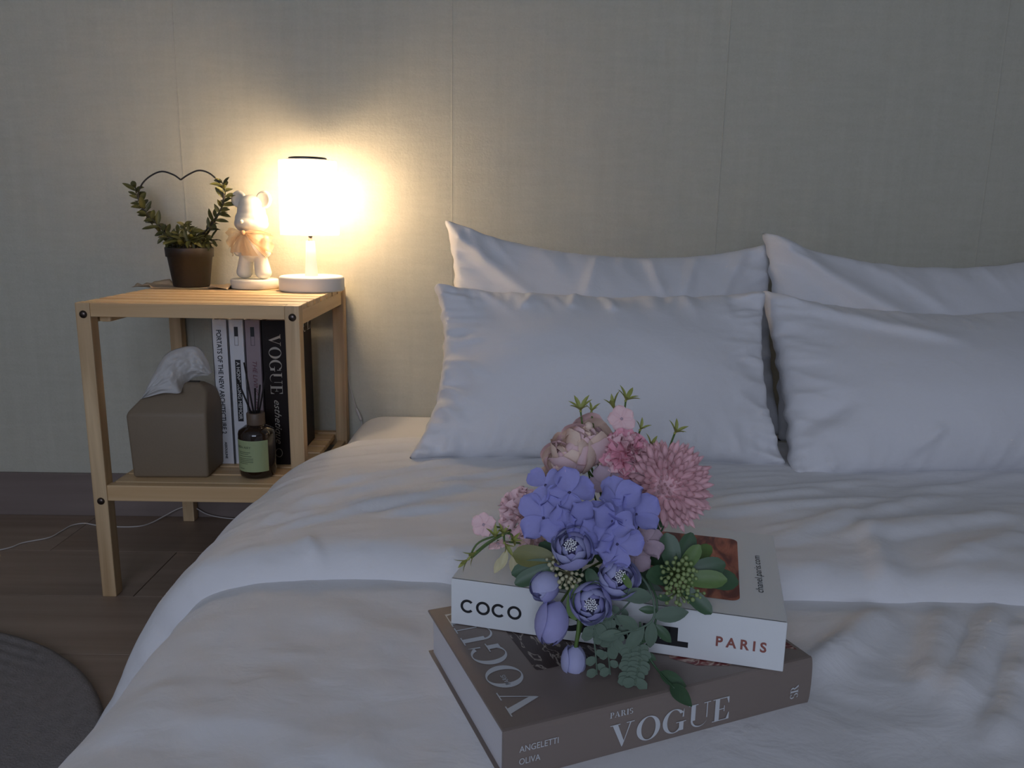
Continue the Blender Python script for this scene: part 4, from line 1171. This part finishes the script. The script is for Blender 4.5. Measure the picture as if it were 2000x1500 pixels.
    floret(1112, 962, 0.640, (.1, -.2, .3), 0.2, 1.0)
    floret(1062, 1012, 0.640, (-.5, -.1, -.1), 1.0, 1.05)
    floret(1100, 1025, 0.632, (-.1, -.2, 0), 0.4, 0.95)
    floret(1150, 1022, 0.628, (0, -.2, 0.1), 0.9, 1.05)
    floret(1205, 985, 0.630, (.1, -.1, .5), 0.3, 1.1)
    floret(1195, 1018, 0.618, (.0, -.3, .1), 1.1, 1.0)
    floret(1242, 1005, 0.628, (.5, -.1, .1), 0.5, 1.0)
    floret(1205, 1062, 0.614, (.1, -.3, -.3), 0.0, 1.1)
    floret(1170, 1050, 0.622, (-.1, -.2, -.1), 0.7, 0.9)
    floret(1262, 1058, 0.642, (.3, 0, 0), 0.2, 0.85, set_=mau, cm=MAUVE)
    floret(1240, 1088, 0.645, (.1, 0, -.3), 0.9, 0.75, set_=mau, cm=MAUVE)
    floret(1180, 945, 0.672, (0, 0, .3), 0.4, 0.75, set_=mau, cm=MAUVE)

    # --- large pink chrysanthemum
    def mum(px, py, Y, d, R, n, m, name='chrysanthemum'):
        p = W(px, py, Y); d = (CAMD+Vector(d)).normalized()
        c = link(name, sph_me(R*0.52, 14, 10), m, B, p, zrot(d), smooth=True)
        shapes = []
        for (L_, w_) in ((0.52, 0.14), (0.58, 0.125), (0.46, 0.15)):
            me = round_petal(R*L_, R*w_, 1.1, 0, 0.12, nl=6, nw=5, curl=-0.10); me.materials.append(m); shapes.append(me)
        for k in range(n):
            t = (k+0.5)/n
            th = math.acos(1-t*1.48)
            a = k*2.399963
            dr = Vector((math.sin(th)*math.cos(a), math.sin(th)*math.sin(a), math.cos(th)))
            yd = (dr+Vector((0, 0, 0.10))+Vector((rnd.uniform(-.24, .24), rnd.uniform(-.24, .24), rnd.uniform(-.1, .1)))).normalized()
            s = 0.62+0.42*min(1, th/0.9)
            put(rnd.choice(shapes), m, c, dr*R*(0.48 if th > 0.35 else 0.40), orient(yd, Vector((0, 0, 1)) if th > 0.15 else Vector((math.cos(a), math.sin(a), 0.2))), s*rnd.uniform(0.92, 1.06))
        stem_to(p-d*R*0.3)
    mum(1300, 948, 0.672, (.10, 0, -.12), 0.0400, 230, PINK)

    # --- ruffled carnations
    def carnation(px, py, Y, d, R, n, mats_, name='carnation'):
        p = W(px, py, Y); d = (CAMD+Vector(d)).normalized()
        c = link(name, sph_me(R*0.45, 12, 8), mats_[0], B, p, zrot(d), smooth=True)
        shapes = []
        for q, m in enumerate(mats_):
            for v in range(2):
                nl, nw = 6, 11; vv = []
                for i in range(nl):
                    t = i/(nl-1)
                    for j in range(nw):
                        s = j/(nw-1)*2-1
                        a = s*0.75*(0.35+0.65*t)
                        rr = R*0.72*t*(1+0.05*math.sin(s*11+v*2+q))
                        vv.append((rr*math.sin(a), rr*math.cos(a), R*(0.13*t*t*math.sin(s*8+v*1.7+q*2)+0.16*t*s*s-0.12*t*t)))
                me = mesh(vv, grid_faces(nl, nw)); me.materials.append(m); shapes.append(me)
        for k in range(n):
            t = (k+0.5)/n; th = math.acos(1-t*1.45); a = k*2.399963
            dr = Vector((math.sin(th)*math.cos(a), math.sin(th)*math.sin(a), math.cos(th)))
            yd = (dr*0.8+Vector((0, 0, 0.3))+Vector((rnd.uniform(-.35, .35), rnd.uniform(-.35, .35), rnd.uniform(-.2, .2)))).normalized()
            uh = Vector((rnd.uniform(-1, 1), rnd.uniform(-1, 1), rnd.uniform(-1, 1)))
            put(rnd.choice(shapes), None, c, dr*R*0.34, orient(yd, uh if th < 0.9 else Vector((0, 0, 1))+uh*0.4), rnd.uniform(0.85, 1.05))
        stem_to(p-d*R*0.4)
    carnation(1222, 890, 0.690, (.05, 0, .25), 0.0235, 46, (DEEP, PINK, DEEP))
    carnation(1022, 1003, 0.690, (-.6, .1, .0), 0.0235, 44, (PALE_P, PINK, PALE_P))
    carnation(1050, 1050, 0.685, (-.5, 0, -.2), 0.018, 28, (PALE_P, PEACH))

    # --- pale pink roses with loose outer petals
    def rose(px, py, Y, d, R, m, m2, layers, sz=1.0, top=0.55, name='rose', lip=0.12, heart=None, bud=False):
        p = W(px, py, Y); d = Vector(d).normalized()
        c = link(name, sph_me(R*0.40, 12, 8), heart or m, B, p, zrot(d, rnd.random()*6), smooth=True)
        for li in range(layers):
            f = (li+1)/layers
            r = R*(0.45+0.55*f)
            npet = 3 if li < layers-1 else 4
            tt = top*(0.35+0.75*f) if not bud else top*(0.7+0.4*f)
            me = shell_petal(r, 1.15 if not bud else 1.3, tt, 2.75, sz, lip=lip*f); me.materials.append(m if li % 2 == 0 else m2)
            me2 = shell_petal(r*0.97, 1.0 if not bud else 1.2, tt+0.12, 2.75, sz, lip=lip*f*0.5); me2.materials.append(m2 if li % 2 == 0 else m)
            for k in range(npet):
                a = 2*PI*k/npet+li*0.8+rnd.uniform(-.2, .2)
                q = Quaternion((0, 0, 1), a) @ Quaternion((1, 0, 0), rnd.uniform(-.10, .10))
                put(me if k % 2 == 0 else me2, None, c, (0, 0, 0), q, rnd.uniform(0.96, 1.04))
        stem_to(p-d*R*0.6)
        return c
    rose(1122, 880, 0.690, (-.45, -.55, .75), 0.0225, PALE_P, PEACH, 5, top=0.75)
    rose(1150, 865, 0.700, (.15, -.45, .9), 0.021, PEACH, PALE_P, 4, sz=1.25, top=0.65)
    rose(1090, 905, 0.690, (-.8, -.5, .35), 0.017, PEACH, PALE_P, 4, top=0.8)
    # long limp petals of the peach bloom
    lp = round_petal(0.034, 0.0085, 0.8, 0.001, nl=9, nw=5, curl=0.25); lp.materials.append(PEACH)
    tuft = link('peach_bloom', sph_me(0.004, 10, 6), PEACH, B, W(1150, 832, 0.695), zrot((0.0, -0.4, -1)), smooth=True)
    for k in range(12):
        a = -PI/2+rnd.uniform(-1.4, 1.4)
        yd = Vector((math.cos(a)*0.55, math.sin(a)*0.5, 0.75)).normalized()
        put(lp, None, tuft, (0.002*math.cos(a), 0.002*math.sin(a), 0), orient(yd, Vector((math.cos(a), math.sin(a), 0.0))), rnd.uniform(0.8, 1.25))

    # --- open lilac ranunculus with white stamens
    def ranunculus(px, py, Y, d, R, lay=5):
        c = rose(px, py, Y, d, R, LILAC, LILAC2, lay, sz=0.92, top=0.80, name='ranunculus', lip=0.10, heart=DARKC)
        bm = bmesh.new()
        for k in range(34):
            a = k*2.4; rr = R*0.30*math.sqrt((k+0.5)/34)
            M = Matrix.Translation((rr*math.cos(a), rr*math.sin(a), R*0.42+rnd.uniform(0, R*0.16)))
            bmesh.ops.create_uvsphere(bm, u_segments=6, v_segments=4, radius=R*0.046, matrix=M)
        st = link('stamens', bm_mesh(bm), WHITE, c, smooth=True); st['kind'] = 'stuff'
    ranunculus(1118, 1070, 0.614, (-.25, -.8, .62), 0.0178)
    ranunculus(1208, 1128, 0.612, (.10, -.85, .50), 0.0172)
    ranunculus(1154, 1178, 0.602, (-.10, -.9, .30), 0.0172)
    # loose outer petals of the top bloom
    # --- closed lilac buds
    rose(1064, 1145, 0.622, (-.55, -.55, -.35), 0.0128, LILAC, LILAC2, 4, sz=1.12, top=0.32, name='bud', lip=0.0, bud=True)
    rose(1078, 1216, 0.612, (-.22, -.45, -.80), 0.0145, LILAC, LILAC, 4, sz=1.30, top=0.26, name='bud', lip=0.0, bud=True)
    rose(1121, 1292, 0.603, (0.0, -.40, -.90), 0.0108, LILAC2, LILAC2, 4, sz=1.28, top=0.32, name='bud', lip=0.0, bud=True)
    link('stem', tube_me(catmull([W(1132, 1180, .615), W(1130, 1225, .606), W(1124, 1268, .604)], 12), 0.0017, 8), STEM, B, smooth=True)

    # --- small five-petalled pink flowers
    sp_ = round_petal(0.0125, 0.0130, 0.35, 0.0005, 0.10, curl=0.15); sp_.materials.append(PALE_P)
    def small(px, py, Y, d, sc=1.0):
        p = W(px, py, Y); d = Vector(d).normalized()
        c = link('small_flower', sph_me(0.0017, 8, 6), MAUVE, B, p, zrot(d, rnd.random()), smooth=True)
        for k in range(5):
            a = 2*PI*k/5; yd = Vector((math.cos(a), math.sin(a), 0.22)).normalized()
            put(sp_, None, c, yd*0.0008, orient(yd, (0, 0, 1)), sc*rnd.uniform(0.92, 1.08))
        stem_to(p-d*0.002, 0.006, 0.0009)
    small(1214, 818, 0.705, (-.1, -.9, .25))
    small(945, 1025, 0.690, (-.35, -.8, .45), 0.92)
    small(972, 1060, 0.685, (.2, -.5, -.55), 0.8)

    # --- pale green lily-like sprigs
    nb = leaf_me(0.015, 0.0040, 0.5, 0.25, 5); nb.materials.append(YG)
    def sprig(px, py, Y, d, n=6, sc=1.0, start=None, spread=0.55):
        p = W(px, py, Y); d = Vector(d).normalized()
        c = link('green_sprig', sph_me(0.0013, 8, 6), YG, B, p, zrot(d, rnd.random()), smooth=True)
        for k in range(n):
            a = 2*PI*k/n+rnd.uniform(-.2, .2); yd = Vector((math.cos(a)*spread, math.sin(a)*spread, 1)).normalized()
            o = put(nb, None, c, (0, 0, 0), orient(yd, Vector((-math.cos(a), -math.sin(a), 0.3))), sc*rnd.uniform(0.75, 1.1)); o.name = 'blade'
        stem_to(p, 0.008, 0.0009, STEM, start)
    sprig(1134, 803, 0.705, (-.1, -.3, 1), 7, 1.05, spread=0.7)
    sprig(1222, 783, 0.712, (.3, -.2, .9), 6, 1.0, spread=0.8)
    sprig(1200, 800, 0.715, (-.3, -.2, .9), 4, 1.2, spread=0.25)
    sprig(1318, 846, 0.712, (.35, -.3, .9), 6, 0.95, spread=0.7)
    sprig(1250, 840, 0.710, (.3, -.3, .8), 4, 0.9)
    sprig(1270, 872, 0.705, (.3, -.3, .8), 4, 0.9)
    sprig(1155, 805, 0.712, (.1, -.2, .9), 4, 0.8)
    # filler on the left: thin branched stem with narrow blades
    fs = catmull([W(1010, 1030, .680), W(975, 1048, .675), W(948, 1066, .672), W(920, 1090, .670)], 20)
    link('stem', tube_me(fs, 0.0011, 6), STEM, B, smooth=True)
    for (px, py, d) in ((915, 1092, (-.8, -.4, -.45)), (930, 1078, (-.7, -.5, -.3)), (968, 1052, (-.1, -.3, .9)), (982, 1045, (.1, -.4, .8)), (985, 1060, (.4, -.5, -.3)), (1000, 1055, (.3, -.6, .4))):
        sprig(px, py, 0.672, d, 4, 0.9, start=fs[4], spread=0.35)
    cb = leaf_me(0.018, 0.008, 0.4, 0.2, 6); cb.materials.append(mat('cream_petal', (0.62, 0.56, 0.33), 0.6))
    for (px, py, dx) in ((990, 1075, -.3), (1003, 1082, .0), (985, 1085, -.5), (1010, 1068, .3)):
        p = W(px, py, 0.672); yd = Vector((dx, -.4, -.75)).normalized()
        o = put(cb, None, B, p, orient(yd, CAMD), 1.0); o.name = 'cream_petal'

    # --- blunt green leaves
    lf = {k: leaf_me(0.036, 0.0195, 0.18, c, 9, blunt=True) for k, c in (('a', 0.10), ('b', 0.22))}
    cache = {}
    def leaf(p0, p1, m, up_=None, w=1.0, shape='a'):
        a, b = W(*p0), W(*p1); d = b-a
        key = (shape, m.name)
        if key not in cache:
            me = lf[shape].copy(); me.materials.append(m); cache[key] = me
        o = link('leaf', cache[key], None, B, a, orient(d, up_ or CAMD), smooth=True)
        s = d.length/0.036; o.scale = (s*w, s, s)
    # right-hand cluster
    for p0, p1, m, w in (((1318, 1115, .632), (1302, 1042, .640), GREEN, 1.0), ((1325, 1115, .630), (1352, 1040, .642), GREEN, .8), ((1328, 1118, .625), (1366, 1066, .622), GREEN2, .8), ((1330, 1125, .625), (1417, 1100, .622), GREEN, .85),
                         ((1330, 1130, .620), (1420, 1132, .610), GREEN2, .75), ((1322, 1120, .632), (1266, 1125, .618), GREEN, 1.0), ((1330, 1145, .615), (1391, 1198, .600), GREEN, .75), ((1350, 1120, .640), (1445, 1138, .636), GREEN, .8),
                         ((1340, 1100, .650), (1392, 1066, .660), GREEN2, .8)):
        leaf(p0, p1, m, None, w)
    # left and middle
    for p0, p1, m, w in (((1085, 1092, .632), (1001, 1082, .636), OLIVE, .95), ((1082, 1100, .630), (998, 1120, .630), GREEN, .75), ((1082, 1105, .628), (1005, 1140, .622), GREEN, .7), ((1100, 1098, .640), (1052, 1060, .655), GREEN, .9),
                         ((1148, 1110, .618), (1165, 1150, .606), GREEN, 1.1), ((1125, 1140, .612), (1122, 1212, .602), GREEN2, .9), ((1135, 1140, .615), (1140, 1215, .606), DUSTY, .8), ((1215, 1120, .606), (1232, 1148, .596), GREEN2, .8),
                         ((1110, 885, .72), (1088, 880, .715), GREEN, .9), ((1040, 1000, .71), (985, 992, .712), GREEN, .6)):
        leaf(p0, p1, m, None, w)
    # trailing dusty foliage over the spine
    pl = {}
    def vine(path, leaves, m=DUSTY, r=0.0010, L_=0.026, w=0.012):
        pts = catmull([W(*q) for q in path], 30)
        link('vine', tube_me(pts, r, 6), m, B, smooth=True)
        if (m.name, L_) not in pl:
            me = leaf_me(L_, w, 0.3, 0.2, 7); me.materials.append(m); pl[(m.name, L_)] = me
        for (t, px, py, Y) in leaves:
            a = pts[min(30, int(t*30))]; d = W(px, py, Y)-a
            o = link('leaf', pl[(m.name, L_)], None, B, a, orient(d, CAMD), smooth=True); s = d.length/L_; o.scale = (s, s, s)
    vine([(1240, 1110, .630), (1268, 1150, .610), (1278, 1200, .600), (1255, 1225, .596), (1200, 1240, .594)], [(0.35, 1215, 1160, .598), (0.55, 1345, 1195, .596), (0.6, 1270, 1268, .592), (0.75, 1222, 1270, .590), (0.8, 1210, 1205, .590), (0.95, 1170, 1245, .592)])
    vine([(1265, 1130, .622), (1282, 1170, .606), (1280, 1215, .600), (1262, 1262, .598)], [(0.3, 1310, 1170, .606), (0.5, 1250, 1190, .600), (0.7, 1312, 1255, .592), (0.9, 1235, 1250, .596)], GREEN)
    vine([(1250, 1215, .600), (1255, 1260, .596), (1282, 1305, .588), (1318, 1345, .566)], [(0.3, 1215, 1290, .594), (0.45, 1282, 1290, .590), (0.95, 1345, 1372, .546), (0.75, 1335, 1338, .566), (0.55, 1245, 1310, .588)], GREEN)
    sm = leaf_me(0.010, 0.0075, 0.2, 0.1, 5, blunt=True); sm.materials.append(DUSTY)
    for (path, n) in (([(1190, 1190, .612), (1165, 1220, .600), (1158, 1245, .598)], 9), ([(1215, 1200, .608), (1205, 1240, .598), (1188, 1265, .596)], 9), ([(1185, 1230, .600), (1188, 1275, .596), (1192, 1318, .582)], 4),
                      ([(1160, 1245, .598), (1164, 1285, .594), (1166, 1318, .582)], 4), ([(1225, 1235, .600), (1232, 1280, .590), (1228, 1330, .576)], 16), ([(1245, 1240, .600), (1250, 1285, .588), (1240, 1335, .574)], 14), ([(1235, 1170, .616), (1200, 1205, .604), (1175, 1215, .602)], 10)):
        pts = catmull([W(*q) for q in path], 24)
        link('vine', tube_me(pts, 0.0007, 5), DUSTY, B, smooth=True)
        for k in range(n):
            i = min(23, int(24*(0.25+0.75*(k+0.5)/n))); tan = (pts[i+1]-pts[i]).normalized()
            sd = tan.cross(CAMD).normalized()*(1 if k % 2 else -1)
            o = link('leaflet', sm, None, B, pts[i], orient(tan*0.5+sd, CAMD), smooth=True); s = rnd.uniform(0.7, 1.15); o.scale = (s, s, s)
    # --- berry sprays
    def berries(px, py, Y, rx, ry, n, m, r):
        bm = bmesh.new(); p = W(px, py, Y)
        side = rt; upv = up
        for k in range(n):
            a = k*2.4; rr = math.sqrt((k+0.5)/n)
            q = side*(rx*rr*math.cos(a))+upv*(ry*rr*math.sin(a))-fw*(0.008*(1-rr*rr)+rnd.uniform(-.003, .003))
            bmesh.ops.create_uvsphere(bm, u_segments=8, v_segments=6, radius=r*rnd.uniform(.75, 1.15), matrix=Matrix.Translation(q))
            b = q; a_ = fw*0.012
            d = (b-a_); L_ = d.length
            M = Matrix.Translation((a_+b)/2) @ d.to_track_quat('Z', 'Y').to_matrix().to_4x4()
            bmesh.ops.create_cone(bm, segments=5, radius1=0.0006, radius2=0.0005, depth=L_, matrix=M)
        o = link('berry_spray', bm_mesh(bm), m, B, p, smooth=True); o['kind'] = 'stuff'
    berries(1325, 1125, 0.618, 0.016, 0.017, 46, BERRY, 0.0020)
    berries(1330, 1162, 0.612, 0.020, 0.008, 22, BERRY, 0.0018)
    berries(1110, 1125, 0.618, 0.012, 0.012, 24, CREAMB, 0.0018)
    berries(1085, 1098, 0.624, 0.008, 0.006, 10, CREAMB, 0.0018)
    # dark greenery filling the heart of the bunch
    for k in range(26):
        a = k*2.4; rr = 0.042*math.sqrt((k+0.5)/26)
        p = core+Vector((rr*math.cos(a), -0.030-rnd.uniform(0, 0.015), rr*math.sin(a)*0.9+0.004))
        key = ('a', GREEN.name)
        d = Vector((math.cos(a), -0.6, math.sin(a)))
        o = link('leaf', cache[key], None, B, p, orient(d, CAMD), smooth=True); s = rnd.uniform(.55, .85); o.scale = (s, s, s)
make_bouquet()
